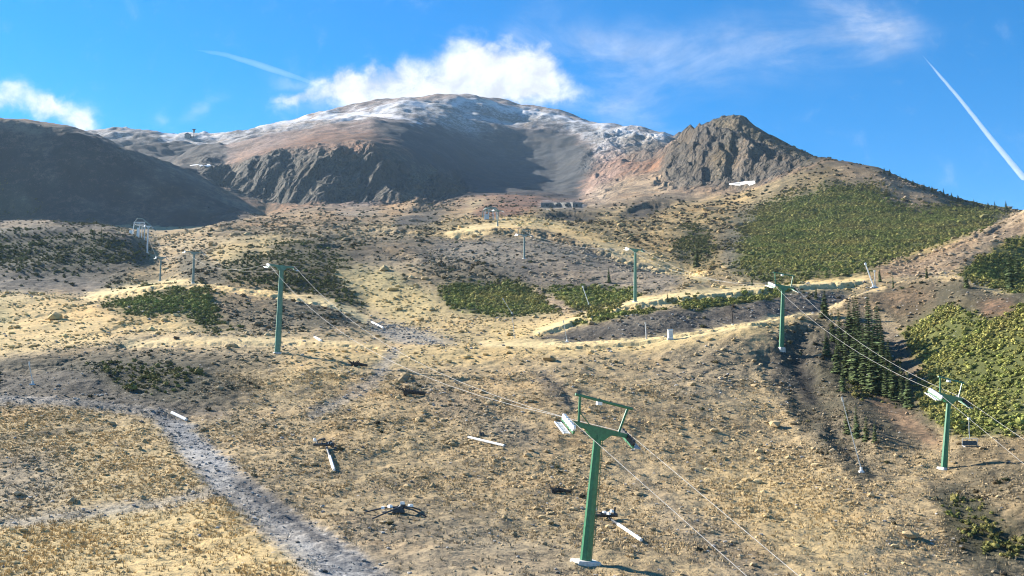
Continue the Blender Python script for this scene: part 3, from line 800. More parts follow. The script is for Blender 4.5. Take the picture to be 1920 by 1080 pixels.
def tower(label, base, top, across, colour, group, r0=.40, frame=True, roll=0.0, armw=2.1, pad=(.9, .9, .35), rope_pitch=20, detail=True, headf=.815):
    p0 = ground(*base)
    p1 = at(top[0], top[1], p0.y)
    H = (p1 - p0).length
    M = axes(p0, p1 - p0, across)
    t = empty('lift_tower', label, 'lift tower', None, group, M)
    h = H * headf if frame else H - .3           # height of the crossarm
    MB().box((0, 0, -.1), (pad[0] * 2, pad[1] * 2, pad[2] * 2), None, .85).build('base', CONC, t, .04)
    MB().tube([(0, 0, pad[2] * .6), (0, 0, h - .3)], r0, 8, r0 * .68).build('column', colour, t)
    if detail:
        # ladder up the uphill side
        lb = MB()
        for sx in (-.18, .18):
            lb.tube([(r0 + .03, sx, 1.2), (r0 * .7 + .03, sx, h - .5)], .025, 5)
        zz = 1.4
        while zz < h - .6:
            lb.tube([(r0 * (1 - .3 * zz / h) + .03, -.18, zz), (r0 * (1 - .3 * zz / h) + .03, .18, zz)], .018, 4); zz += .35
        lb.build('ladder', colour, t)
    hd = bpy.data.objects.new('crossarm', None) if False else None
    rm = Matrix.Rotation(roll, 4, 'Y')
    a = armw
    arm = MB().prism([(-a, .24), (a, .24), (a, -.04), (.95, -.12), (.45, -.62), (-.45, -.62), (-.95, -.12), (-a, -.04)], -.19, .19)
    off = Matrix.Translation((0, 0, h)) @ rm
    arm.v = [off @ p for p in arm.v]
    arm.build('crossarm', colour, t, .02)
    if frame:
        hh = H - h
        fr = MB()
        for sx in (-1, 1):
            fr.tube([off @ Vector((sx * a * .72, 0, .2)), off @ Vector((sx * a * .86, 0, hh - .05))], .085, 6)
        fr.tube([off @ Vector((-a * 1.03, 0, hh)), off @ Vector((a * 1.03, 0, hh))], .10, 6)
        if detail:
            fr.tube([off @ Vector((-a * .76, 0, .9)), off @ Vector((-a * .3, 0, .2))], .04, 5)
        lf = fr.build('lifting_frame', colour, t)
        if detail:
            MB().box(off @ Vector((-.35, 0, hh - .20)), (.34, .3, .22)).build('pulley_block', WHITE, lf)
    pit = Matrix.Rotation(R(rope_pitch), 4, 'X')
    for sx in (-1, 1):
        c = off @ Vector((sx * (a + .12), 0, -.05))
        T = Matrix.Translation(c) @ pit
        wk = MB()
        ln = 2.3 if detail else 2.4
        wk.boxm(T @ Matrix.Translation((0, 0, -.12)), .12, ln, .20)
        wk.boxm(T @ Matrix.Translation((0, 0, .0)), .16, .35, .45)
        sh = wk.build('sheave_train', colour if detail else STEEL, t)
        wb = MB()
        for i in range(6):
            y = -ln / 2 + .25 + i * (ln - .5) / 5
            cc = T @ Vector((0, y, .12)); d = (T.to_3x3() @ Vector((1, 0, 0))) * .09
            wb.tube([cc - d, cc + d], .21, 10)
        wb.build('sheave_wheels', WHITE if sx < 0 else DARKST, sh)
        # service walkway on the outside of the wheels
        pl = MB()
        T2 = Matrix.Translation(c + Vector((sx * .42, 0, -.30))) @ pit; lw = ln * .8
        for i in range(7):
            pl.boxm(T2 @ Matrix.Translation((0, -lw / 2 + lw * (i + .5) / 7, 0)), .42, lw / 7 * .62, .06)
        pl.boxm(T2 @ Matrix.Translation((-.23, 0, 0)), .04, lw, .10)
        pl.boxm(T2 @ Matrix.Translation((.23, 0, 0)), .04, lw, .10)
        pl.build('walkway', WHITE if sx < 0 else STEEL, t)
    Mw = M @ off
    return t, [Mw @ Vector((-(a + .12), 0, .32)), Mw @ Vector((a + .12, 0, .32))], p0


acrA = Vector((1, .4765, 0)); acrB = Vector((1, .35, 0))
GA, GB = 'towers of the left chairlift', 'towers of the right chairlift'
TA = []
TA.append(tower('big dark green lift tower in the foreground with a rectangular frame over its arm', (1098, 1056), (1127, 752), Vector((1, .38, 0)), GREEN, GA, .40, True, R(7), 2.15, (.95, .8, .3), 22))
TA.append(tower('tall grey green lift tower with a plain T arm left of the centre', (520, 663), (528, 497), acrA, GREENF, GA, .50, False, R(2), 2.1, (.7, .7, .3), 14, True))
TA.append(tower('small grey lift tower on the rim of the green mound on the left', (362, 531), (364, 472), acrA, GREYG, GA, .42, False, R(2), 2.6, (.6, .6, .3), 14, False))
TA.append(tower('faint thin lift tower just left of the grey one on the mound', (300, 527), (302, 482), acrA, GREYG, GA, .33, False, 0, 1.5, (.6, .6, .3), 14, False))
TA.append(tower('pale thin lift tower beside the lattice lift station on the far left', (276, 474), (278, 423), acrA, STEEL, GA, .36, False, 0, 1.2, (.6, .6, .3), 14, False))
TB = []
TB.append(tower('bright green lift tower low on the right with a crowded head and a long shadow', (1770, 879), (1782, 712), acrB, GREEN, GB, .36, True, R(4), 1.75, (.6, .6, .25), 24, True, .80))
TB.append(tower('dark green lift tower on the right crest with a white foot', (1465, 655), (1469, 514), acrB, GREEN, GB, .42, True, R(3), 2.1, (.55, .55, .45), 20, True, .83))
TB.append(tower('pale green lift tower with a T head on the golden track', (1191, 566), (1191, 466), acrB, GREENF, GB, .44, False, R(2), 2.1, (.6, .6, .3), 15, True))
TB.append(tower('thin pale lift tower standing on the grey scree mound', (983, 485), (983, 430), acrB, GREYG, GB, .36, True, 0, 2.6, (.6, .6, .3), 14, False, .8))
TB.append(tower('tiny dark lift tower right beside the round far station', (933, 424), (934, 394), acrB, GREYG, GB, .40, False, 0, 2.2, (.6, .6, .3), 14, False))


def rope(name, label, chains, r, sags):
    mb = MB()
    for ch in chains:
        pts = []
        for i, (p, q) in enumerate(zip(ch[:-1], ch[1:])):
            L = (q - p).length; n = 14
            for k in range(n + (1 if i == len(ch) - 2 else 0)):
                t = k / n
                s = p.lerp(q, t); s.z -= 4 * sags[min(i, len(sags) - 1)] * L * t * (1 - t)
                pts.append(s)
        mb.tube(pts, r, 6)
    return tag(mb.build(name, ROPE), label, 'cable')


# lower ends run on to the next tower behind the viewer
lowA = [at(1400, 1080, 50), at(1498, 1080, 50)]
endA = [TA[0][1][i] + (lowA[i] - TA[0][1][i]) * 2.6 for i in (0, 1)]
stA = ground(262, 446); stB = ground(920, 411)
chA = [[endA[i]] + [t[1][i] for t in TA] + [stA + Vector(((-1.5, 1.5)[i], 0, 6.0))] for i in (0, 1)]
rope('haul_rope', 'haul rope of the left chairlift running down past the foreground tower', chA, .015, [.0, .035, .02, .015, .01])
lowB = [at(1925, 874, 92), at(1990, 872, 92)]
endB = [TB[0][1][i] + (lowB[i] - TB[0][1][i]) * 2.2 for i in (0, 1)]
chB = [[endB[i]] + [t[1][i] for t in TB] + [stB + Vector(((-2, 2)[i], 0, 6.0))] for i in (0, 1)]
rope('haul_rope', 'haul rope of the right chairlift crossing the dark conifers', chB, .016, [.0, .03, .03, .02, .01])

# the one chair hanging on the right lift
pa = TB[0][1][0]; pb = lowB[0]
hang = pa.lerp(pb, .40)
dR = (pb - pa).normalized()
ch = empty('lift_chair', 'empty chairlift chair hanging from its rope at the right edge', 'lift chair', hang)
sd = Vector((dR.x, dR.y, 0)).normalized(); ac = Vector((sd.y, -sd.x, 0))
MB().box((0, 0, -.02), (.2, .3, .22)).build('grip', STEEL, ch)
hb = MB(); hb.tube([(0, 0, 0), (-.05, 0, -1.1), (-.05, 0, -2.0)], .035, 6)
hb.build('hanger', STEEL, ch)
fr = MB()
w_ = .8
q = lambda x, y, z: ac * x + sd * y + Vector((0, 0, z))
fr.tube([q(-w_, 0, -2.05), q(w_, 0, -2.05)], .035, 6)
for sx in (-1, 1):
    fr.tube([q(sx * w_, 0, -2.05), q(sx * w_, -.15, -2.7), q(sx * w_, .35, -2.85)], .035, 6)
fr.build('chair_frame', STEEL, ch)
sb = MB(); sb.add([q(-w_, -.05, -2.80), q(w_, -.05, -2.80), q(w_, .45, -2.76), q(-w_, .45, -2.76), q(-w_, -.05, -2.88), q(w_, -.05, -2.88), q(w_, .45, -2.84), q(-w_, .45, -2.84)],
                  [(0, 1, 2, 3), (7, 6, 5, 4), (0, 4, 5, 1), (1, 5, 6, 2), (2, 6, 7, 3), (3, 7, 4, 0)])
sb.build('seat', DARKST, ch)
bk = MB(); bk.add([q(-w_, -.10, -2.70), q(w_, -.10, -2.70), q(w_, -.16, -2.25), q(-w_, -.16, -2.25), q(-w_, -.15, -2.70), q(w_, -.15, -2.70), q(w_, -.21, -2.25), q(-w_, -.21, -2.25)],
                  [(0, 1, 2, 3), (7, 6, 5, 4), (0, 4, 5, 1), (1, 5, 6, 2), (2, 6, 7, 3), (3, 7, 4, 0)])
bk.build('backrest', DARKST, ch)

# far lift stations
st = empty('lift_station', 'distant lattice lift station with white panels and slanting struts on the far left', 'lift station', stA)
fb = MB()
for x, y in ((-3.6, 0), (-.4, 0), (2.2, 0), (-.4, 3)):
    fb.tube([(x, y, -1.0), (x * .75, y, 7.0)], .22, 6)
fb.tube([(-3, 0, 7.0), (2, 0, 7.0)], .25, 6)
fb.build('legs', STEEL, st)
rb = MB(); rb.tube([(1.0, 0, 8.6), (7.2, -.5, 3.6)], .20, 6); rb.tube([(.5, 1.5, 8.6), (6.6, 1.2, 3.4)], .16, 6); rb.tube([(-2.6, 0, 7.0), (-1.4, 0, 8.8), (1.0, 0, 8.6)], .2, 6)
rb.build('struts', GREYG, st)
bw = MB()
ring = [(-.4 + 2.1 * math.cos(k * math.pi / 10), 1.5 + 2.1 * math.sin(k * math.pi / 10), 6.2) for k in range(21)]
bw.tube(ring, .22, 6); bw.tube([(-2.5, 1.5, 6.2), (1.7, 1.5, 6.2)], .12, 5); bw.tube([(-.4, -.6, 6.2), (-.4, 3.6, 6.2)], .12, 5)
bw.build('bullwheel', STEEL, st)
MB().box((-3.7, -.4, 1.9), (1.6, 1.8, 2.6), None, .9).build('control_cabin', WHITE, st, .06)
MB().box((-.6, -.7, 2.2), (1.0, 1.0, 4.4), None, .8).build('counterweight', WHITE, st, .06)
st = empty('lift_station', 'distant round topped lift station on the golden ridge in the centre', 'lift station', stB)
fb = MB()
for x, y in ((-3.4, 0), (-1.2, 0), (1.4, 0), (3.3, 2)):
    fb.tube([(x, y, -1.0), (x * .85, y, 5.0)], .26, 6)
fb.build('legs', STEEL, st)
bw = MB()
ring = [(3.6 * math.cos(k * math.pi / 12), 1 + 3.6 * math.sin(k * math.pi / 12), 5.3) for k in range(25)]
bw.tube(ring, .42, 8); bw.tube([(-3.6, 1, 5.3), (3.6, 1, 5.3)], .2, 5)
bw.build('bullwheel', GREYG, st)
ar = MB(); ar.tube([(-4.4, 0, 1.0), (-4.2, 0, 4.2), (-2.6, 0, 6.3), (0, 0, 6.8), (2.6, 0, 6.3), (4.0, 0, 4.6)], .3, 6)
ar.build('hoop', GREYG, st)
MB().box((-2.2, .6, 1.4), (1.6, 1.6, 3.0), None, .9).build('control_cabin', STEEL, st, .06)

# ------------------------------------------------------------------ snow lances, poles and things lying about
GL = 'snow lances standing along the pistes'


def lance(label, base, top, r=.06, m=STEEL, group=GL, head=True, stand=.0):
    p0 = ground(*base); p1 = at(top[0], top[1], p0.y - .5)
    t = empty('snow_lance', label, 'snow lance', p0, group)
    d = p1 - p0
    b = MB(); b.tube([(0, 0, -.3), (0, 0, .55)], r * 2.4, 8); b.box((0, 0, .1), (r * 9, r * 9, .2), None, .8)
    b.build('base', WHITE if stand else STEEL, t)
    MB().tube([(0, 0, .4), tuple(d * .5 + Vector((0, 0, .15))), tuple(d)], r, 7, r * .75).build('pole', m, t)
    if head:
        n = d.normalized()
        hd = MB().tube([tuple(d - n * .1), tuple(d + n * .45)], r * 1.6, 8)
        hd.build('nozzle_head', m, t)
    return t


lance('slim tilted snow lance leaning over the green shrub patch', (960, 590), (944, 562), .085)
lance('bright tilted snow lance between the shrub patch and the golden track', (1104, 573), (1093, 539), .11, WHITE)
lance('grey snow lance with a pale foot at the left end of the dark bank', (1063, 642), (1057, 605), .08, STEEL, GL, True, 1)
lance('bold white tilted snow lance against the dark hillside on the right', (1638, 540), (1623, 496), .17, WHITE)
lance('grey upright snow lance next to the bold white tilted one', (1641, 540), (1640, 510), .14, STEEL)
lance('long thin snow lance in the scrub gully with a white valve box', (1615, 886), (1580, 752), .055, STEEL, GL, True, 1)
lance('grey snow lance at the far left edge in the dark scrub', (61, 722), (55, 684), .075)


def post(label, base, top, r, m, kind='marker_post', cat='post'):
    p0 = ground(*base); p1 = at(top[0], top[1], p0.y); d = p1 - p0
    t = empty(kind, label, cat, p0)
    MB().tube([(0, 0, -.3), tuple(d)], r, 8, r * .9).build('pole', m, t)
    n = d.normalized()
    MB().tube([tuple(d * .98), tuple(d + n * .12)], r * 1.5, 8).build('cap', m, t)
    MB().tube([(0, 0, -.2), (0, 0, .22)], r * 1.9, 8).build('foot', CONC, t)
    return t


post('thin upright post on the pale piste left of the dark bank', (965, 634), (961, 597), .055, STEEL)
post('faint grey post on the dark bank below the golden track', (1212, 636), (1210, 606), .10, STEEL)
post('dark post stub on the dark bank left of the crest tower', (1374, 609), (1372, 580), .14, DARKW)

# white cabinet on the crest
p = ground(1257, 636)
t = empty('control_cabinet', 'small white cabinet at the foot of the dark bank', 'cabinet', p)
MB().box((0, 0, .85), (.85, .7, 1.5)).build('housing', WHITE, t, .05)
MB().box((0, 0, 1.66), (1.0, .85, .12), None, .8).build('lid', WHITE, t)
MB().box((0, 0, 0), (1.0, .9, .3)).build('plinth', CONC, t)
MB().box((.1, -.355, .85), (.55, .03, 1.1)).build('door', STEEL, t)


def lying(label, a, b, r, cat='pole', dark=0.0, knob=None, clump=False, name='fallen_pole', lift=.12):
    """a pole lying on the slope between two places of the photograph"""
    p = ground(*a); q_ = ground(*b)
    n = 9
    pts = [p.lerp(q_, k / n) for k in range(n + 1)]
    top = max(gz(s.x, s.y) - s.z for s in pts)
    pts = [Vector((s.x, s.y, s.z + max(top, 0) + lift)) - p for s in pts]
    t = empty(name, label, cat, p)
    c = int(n * dark)
    if c: MB().tube(pts[:c + 1], r * .8, 8).build('lower_shaft', DARKST, t)
    MB().tube(pts[c:], r, 8).build('pole', WHITE, t)
    if knob is not None:
        k = ground(*knob) - p
        MB().tube([tuple(k + Vector((0, 0, -.1))), tuple(k + Vector((0, 0, .45)))], .12, 8).box(tuple(k + Vector((.3, .1, .15))), (.5, .4, .35), None, .7).build('bracket', DARKST, t)
    if clump:
        hb = MB()
        rr = random.Random(int(a[0]))
        for i in range(9):
            s = Vector((rr.uniform(-1.3, .7), rr.uniform(-.6, .6), rr.uniform(.1, .8)))
            e = s + Vector((rr.uniform(-.9, .9), rr.uniform(-.4, .4), rr.uniform(-.25, .35)))
            hb.tube([(s.x, 0, .36), s, e], rr.uniform(.05, .11), 6)
        hb.tube([(-1.4, 0, .35), (.8, 0, .4)], .16, 6)
        hb.build('valve_cluster', DARKST, t)
        for i in range(4):
            s = Vector((rr.uniform(-1.4, .5), rr.uniform(-.5, .3), rr.uniform(.5, 1.0)))
            MB().box(s, (.30, .26, .22), Matrix.Rotation(rr.uniform(0, 3), 4, 'Z'), .8).build('nozzle', WHITE, t)
    return t


lying('plain white pole lying on the brown slope left of the foreground tower', (878, 822), (945, 838), .15, knob=(900, 816))
lying('white and grey pole lying downhill right of the foreground tower', (1140, 975), (1202, 1018), .13, dark=.35, clump=True)
lying('toppled snow lance with a dark cluster at its upper end', (612, 840), (626, 884), .15, 'snow lance', dark=.5, clump=True, name='toppled_lance')
lying('bent white pipe lying across the top of the gravel track', (322, 776), (349, 789), .20, 'pipe', name='water_pipe')
lying('small white pipe on the crest under the cable', (697, 606), (718, 617), .24, 'pipe', name='water_pipe')
lying('tiny white pipe on the pale line right of the tall grey green tower', (590, 633), (602, 640), .22, 'pipe', name='water_pipe')

# collapsed tripod in the foreground
p = ground(752, 962)
t = empty('collapsed_tripod', 'collapsed dark metal tripod with spread legs lying in the grass', 'tripod', p)
for i, (e, h1) in enumerate([((682, 962), .4), ((698, 974), .3), ((800, 970), .4), ((790, 958), .4)]):
    k = ground(*e) - p
    MB().tube([(0, 0, .5), tuple(k * .5 + Vector((0, 0, h1))), tuple(k + Vector((0, 0, .05)))], .085, 7, .055).build('leg', DARKST, t)
MB().tube([(-.3, 0, .1), (.25, .1, .75)], .26, 8, .2).box((-.2, -.1, .25), (1.1, .6, .4), None, .7).build('hub', DARKST, t, .03)
for c in ((-.9, 0, .55), (.1, 0, .80), (.75, .1, .6), (-1.5, .1, .42)):
    MB().box(c, (.40, .3, .2), Matrix.Rotation(c[0], 4, 'Z'), .8).build('clamp', WHITE, t)


def stump(label, u, v, s, seed):
    rr = random.Random(seed)
    p = ground(u, v)
    t = empty('dead_stump', label, 'stump', p)
    MB().tube([(-.9 * s, 0, .2 * s), (0, .1, .35 * s), (1.1 * s, -.1, .18 * s)], .30 * s, 7, .14 * s).build('trunk', DARKW, t)
    for i in range(6):
        a = rr.uniform(0, 6.28); L = rr.uniform(.6, 1.4) * s
        MB().tube([(-.6 * s, 0, .3 * s), (-.6 * s + math.cos(a) * L * .5, math.sin(a) * L * .3, rr.uniform(.3, .8) * s), (-.6 * s + math.cos(a) * L, math.sin(a) * L * .5, rr.uniform(.1, 1.0) * s)], .10 * s, 6, .03 * s).build('root', DARKW, t)
    return t


stump('dark uprooted stump lying alone on the slope under the cable', 775, 742, 1.5, 3)
stump('small dark stump on the bare ground right of the track', 672, 688, 1.3, 5)
stump('dark piece of dead wood left of the foreground tower', 1050, 925, .9, 8)

# snow patches in the hollows
def snow_patch(label, pts, thick):
    c = [ground(*q, ymin=350) for q in pts]
    o = sum(c, Vector()) / len(c)
    t = empty('snow_patch', label, 'snow patch', o)
    mb = MB(); n = len(c)
    top = [q - o + Vector((0, 0, thick)) for q in c]; bot = [q - o - Vector((0, 0, thick)) for q in c]
    mid = Vector((0, 0, thick * 1.6))
    mb.add(top + bot + [mid], [(i, (i + 1) % n, 2 * n) for i in range(n)] + [(i + n, (i + 1) % n + n, (i + 1) % n, i) for i in range(n)])
    mb.build('snow_crust', SNOWM, t)


snow_patch('bright white snow patch lying under the dark right crag', [(1367, 346), (1382, 344), (1400, 342), (1415, 341), (1416, 344), (1404, 347), (1388, 347)], .8)
snow_patch('thin white snow patch in the saddle left of the cliffs', [(356, 311), (372, 309), (392, 309), (396, 311), (376, 312)], .8)

# mast and hut on the saddle
p = ground(363, 258, 1500)
t = empty('summit_mast', 'tiny dark mast with a wide head on the left saddle', 'mast', p)
MB().tube([(0, 0, -3), (0, 0, 11)], .9, 8, .7).build('pole', DARKST, t)
MB().tube([(0, 0, 9), (0, 0, 14)], 1.6, 8, 2.0).build('head', DARKST, t)
MB().box((0, 0, 14.6), (7.0, 1.2, 1.0)).build('crossarm', DARKST, t)
p = ground(352, 258, 1500)
t = empty('hut', 'tiny low hut beside the mast on the left saddle', 'hut', p)
MB().box((0, 0, 1.5), (9, 6, 7)).build('wall', STONEM, t)
MB().prism([(-5.2, 5.0), (5.2, 5.0), (0, 8.2)], -3.4, 3.4).build('roof', DARKST, t)

# stone retaining wall below the bowl
pts = [ground(u, 389) for u in range(1014, 1098, 6)]
o = pts[0].copy()
t = empty('retaining_wall', 'grey stone retaining wall with small openings under the shaded bowl', 'wall', o)
mb = MB()
for a, b in zip(pts[:-1], pts[1:]):
    a, b = a - o, b - o
    mb.add([a + Vector((0, 0, -2)), b + Vector((0, 0, -2)), b + Vector((0, 0, 3.6)), a + Vector((0, 0, 3.6)), a + Vector((0, 2, -2)), b + Vector((0, 2, -2)), b + Vector((0, 2, 3.6)), a + Vector((0, 2, 3.6))],
           [(0, 1, 2, 3), (3, 2, 6, 7), (7, 6, 5, 4), (0, 3, 7, 4), (1, 5, 6, 2)])
mb.build('masonry', STONEM, t)
for k in (2, 5, 8, 11):
    MB().box(pts[k] - o + Vector((0, -.05, 1.6)), (2.0, .4, 1.6)).build('opening', DARKST, t)

# ------------------------------------------------------------------ trees
NEEDLE = tint_mat('conifer_needles', .85, 3.0, .5, 1.5)
BARK = mat('conifer_bark', (.10, .075, .055), .95, 0, .3, 8.0, .2)


def conifer_mesh(seed, H=10.0, rad=1.35, whorls=30, nb=12, low=.03, tint=(.105, .140, .056)):
    rr = np.random.default_rng(seed)
    V, Fc, T = [], [], []
    for i in range(whorls):
        t = i / (whorls - 1)
        z = H * (low + (1 - low) * t)
        r = rad * (1 - t) ** .72 * rr.uniform(.75, 1.12) + .05
        for k in range(nb):
            if rr.random() < .12: continue
            a = 2 * math.pi * (k + rr.random()) / nb
            L = r * rr.uniform(.6, 1.2)
            drop = L * rr.uniform(.05, .5) - H * .02
            d = np.array([math.cos(a), math.sin(a), 0]); sdv = np.array([-math.sin(a), math.cos(a), 0])
            for s in range(4):                       # sprays of needles along the branch
                u0, u1 = L * s / 4.6, L * (s + 1.7) / 5.2
                wd = L * .42 * rr.uniform(.7, 1.3) * (1 - .12 * s) + .10
                zz0 = z - drop * u0 / L; zz1 = z - drop * u1 / L
                c = (d * (u0 + u1) / 2 + sdv * rr.uniform(-.5, .5) * wd)
                p0 = d * u0; p1 = d * u1
                o = len(V)
                V += [p0 + [0, 0, zz0 + .10 * wd], c + sdv * wd + [0, 0, (zz0 + zz1) / 2 - rr.uniform(-.2, .5) * wd], p1 + [0, 0, zz1 - rr.uniform(0, .4) * wd],
                      c - sdv * wd + [0, 0, (zz0 + zz1) / 2 - rr.uniform(-.2, .5) * wd]]
                Fc.append((o, o + 1, o + 2, o + 3))
                sh = rr.uniform(.65, 1.4)
                T += [[tint[0] * sh, tint[1] * sh, tint[2] * sh, 1]] * 4
    me = np_mesh('crown', np.array(V), np.array(Fc))
    vcol(me, 'tint', np.array(T)); me.materials.append(NEEDLE)
    tb = MB(); tb.tube([(0, 0, -.6), (0, 0, H * .5), (0, 0, H * .97)], .17 * H / 10, 7, .02)
    tm = tb.build('trunk', BARK); trunk = tm.data; bpy.data.objects.remove(tm)
    return me, trunk, H


KIN = [conifer_mesh(1, rad=1.15), conifer_mesh(2, rad=1.5), conifer_mesh(3, rad=1.0, whorls=26), conifer_mesh(4, rad=1.9, whorls=22, nb=12, tint=(.108, .130, .050))]


def conifer(kind, p, h, label, group, wide=1.0):
    cr, tr, H = KIN[kind]
    t = empty('conifer', label, 'tree', p, group)
    s = h / H
    t.scale = (s * wide, s * wide, s); t.rotation_euler = (random.uniform(-.05, .05), random.uniform(-.05, .05), random.uniform(0, 6.28)); wide *= random.uniform(.9, 1.3)
    for nm, me in (('crown', cr), ('trunk', tr)):
        o = bpy.data.objects.new(nm, me); COL.objects.link(o); o.parent = t
    return t


def tree_px(kind, u, v0, v1, label, group, wide=1.0, ymin=30):
    p = ground(u, v0, ymin)
    conifer(kind, p, (v0 - v1) / F * p.y * 1.02, label, group, wide)


GP = 'dark conifers in the gully on the right'
pines = [(1546, 596, 545, 1), (1562, 640, 588, 0), (1578, 660, 584, 0), (1594, 650, 574, 1), (1606, 640, 566, 0), (1616, 660, 560, 2), (1632, 668, 562, 0), (1646, 690, 582, 1), (1658, 712, 622, 2),
         (1570, 700, 640, 1), (1588, 708, 632, 0), (1604, 715, 625, 1), (1624, 728, 620, 0), (1640, 738, 640, 1), (1660, 745, 668, 2), (1676, 752, 672, 0), (1692, 756, 690, 2), (1612, 690, 598, 0), (1652, 660, 600, 0), (1668, 730, 645, 1), (1552, 668, 620, 3), (1704, 764, 705, 3), (1580, 735, 690, 3)]
where = ['topmost of the dark conifers, at the end of the crest', 'second dark conifer below the crest end, on the left fringe', 'tall narrow conifer on the left flank of the dark clump', 'bushy conifer inside the upper left of the dark clump',
         'slim conifer just left of the tallest ones', 'narrow pointed conifer, highest reaching of the dark clump', 'tall conifer at the right of the clump top, beside open ground', 'broad conifer on the upper right flank of the clump',
         'thin conifer standing out on the right of the clump beside the shadow', 'bushy conifer at the left foot of the clump', 'tall conifer in the lower left of the clump', 'broad conifer in the lower middle of the clump',
         'tallest conifer in the middle of the clump, crossed by the cable', 'broad conifer right of the middle of the clump, under the cable', 'thin conifer in the lower right of the clump', 'slim conifer near the right foot of the clump',
         'narrow conifer at the right foot above the orange path', 'dark conifer in the heart of the clump', 'slim conifer behind the right flank of the clump', 'bushy conifer between the two right cables',
         'squat conifer on the left edge of the clump', 'squat conifer at the lowest right end of the clump', 'squat conifer at the lowest left end of the clump']
for (u, v0, v1, k), wl in zip(pines, where):
    tree_px(k if k != 3 else 1, u, v0, v1 - .08 * (v0 - v1), wl, GP, 1.3)
GR = 'small conifers on the skyline of the right hill'
for i, (u, v0, v1) in enumerate([(1658, 323, 313), (1668, 327, 316), (1688, 334, 326), (1699, 340, 331), (1712, 346, 336), (1721, 349, 341), (1733, 354, 343), (1748, 359, 348), (1770, 367, 352), (1785, 372, 360), (1797, 376, 364), (1826, 384, 372), (1833, 386, 376), (1853, 390, 378), (1866, 393, 377), (1887, 395, 376)]):
    tree_px([1, 3, 0][i % 3], u, v0 + 2, v1, '%s conifer on the skyline of the right hill, number %d of sixteen going downhill' % (('tiny', 'squat tiny', 'slim tiny')[i % 3], i + 1) if False else
            ['uppermost tiny conifer on the skyline of the right hill', 'tiny conifer just below the uppermost one on the right skyline', 'lone tiny conifer after the first gap on the right skyline', 'left one of three close conifers high on the right skyline',
             'middle one of three close conifers high on the right skyline', 'right one of three close conifers high on the right skyline', 'slightly taller conifer below the close three on the right skyline', 'lone slim conifer above the tall skyline one',
             'tall dark conifer halfway down the right skyline', 'small conifer just below the tall halfway one on the skyline', 'squat conifer before the wide gap on the right skyline', 'left one of a pair of conifers low on the right skyline',
             'right one of a pair of conifers low on the right skyline', 'slim conifer third from the bottom of the right skyline', 'pointed conifer second from the bottom of the right skyline', 'lowest and sharpest conifer at the end of the right skyline'][i], GR, 1.5, 500)
for k, u, v0, v1, lb in [(1, 1893, 545, 468, 'tall dark conifer at the right edge in the green slope behind the knoll'), (0, 1908, 520, 455, 'slim conifer at the right edge above the tall one'), (3, 1812, 540, 500, 'small conifer on the rim of the knoll at the right'),
                          (3, 1738, 522, 498, 'small dark conifer on the crest of the bare pink slope'), (0, 1675, 540, 516, 'tiny conifer on the left shoulder of the knoll'), (1, 1650, 528, 500, 'dark bushy conifer right behind the white tilted lance'),
                          (3, 1590, 812, 757, 'broad dark conifer beside the long lance in the gully'), (1, 1607, 822, 762, 'tall conifer of the small group in the gully'), (3, 1624, 826, 778, 'squat conifer at the right of the small gully group'), (3, 1640, 828, 792, 'lowest conifer of the small gully group'),
                          (1, 1142, 530, 500, 'dark conifer on the grey scree left of the pale green tower'), (3, 1306, 500, 455, 'dark tree in the golden slope right of the pale green tower'), (1, 1410, 536, 516, 'small dark conifer at the foot of the right hill'), (3, 1530, 560, 535, 'dark small conifer near the right end of the dark bank'),
                          (0, 190, 445, 425, 'small conifer on the rim of the dark left hill'), (3, 202, 465, 440, 'pale lit conifer on the dark left hill'), (3, 214, 455, 438, 'tiny conifer right of the pale lit one on the left hill'), (0, 176, 448, 428, 'slim conifer highest on the dark left hill'),
                          (3, 1252, 566, 548, 'bush-like conifer on the golden track rim')]:
    tree_px(k, u, v0, v1, lb, 'scattered small conifers')

# ------------------------------------------------------------------ ground cover
LEAF = tint_mat('shrub_leaves', .9, 5.0, .45, 1.5)
EARTH = tint_mat('stones', .95, 4.0, .7, 1.25)
STRAW = tint_mat('dry_grass', .9, 2.0, .7, 1.3)
STRAW_T = tint_mat('turf', .95, 14.0, .6, 1.35)


def ico(sub):
    bm = bmesh.new(); bmesh.ops.create_icosphere(bm, subdivisions=sub, radius=1.0)
    v = np.array([p.co[:] for p in bm.verts]); f = np.array([[q.index for q in p.verts] for p in bm.faces]); bm.free()
    return v, f


IC1, IC2 = ico(1), ico(2)

# cells of the terrain that face the viewer, with their area
Pc = np.stack([GX, GY, GZ2], -1)
E1 = Pc[:-1, 1:] - Pc[:-1, :-1]; E2 = Pc[1:, :-1] - Pc[:-1, :-1]
AREA = np.linalg.norm(np.cross(E1, E2), axis=-1)
Uc, Vc = proj(GX, GY, GZ2)
run = np.maximum.accumulate(EG, axis=0)
VIS = ((EG >= run - .012) & (Uc > -60) & (Uc < 1980) & (Vc < 1180))[:-1, :-1]


def scatter(dens, n_max, ylo, yhi, seed):
    r = np.random.default_rng(seed)
    w_ = np.nan_to_num(AREA * dens[:-1, :-1] * VIS * (GY[:-1, :-1] > ylo) * (GY[:-1, :-1] < yhi)).ravel().astype(np.float64)
    tot = w_.sum()
    n = int(min(tot, n_max))
    if n < 1: return np.zeros((0, 3)), np.zeros(0, int)
    k = np.searchsorted(np.cumsum(w_), r.random(n) * tot)
    k = np.minimum(k, len(w_) - 1)
    i, j = np.divmod(k, NC - 1)
    a, b = r.random((2, n, 1))
    p = Pc[i, j] + E1[i, j] * a + E2[i, j] * b
    print('scatter', seed, 'wanted', int(tot), 'made', n)
    return p, i * NC + j


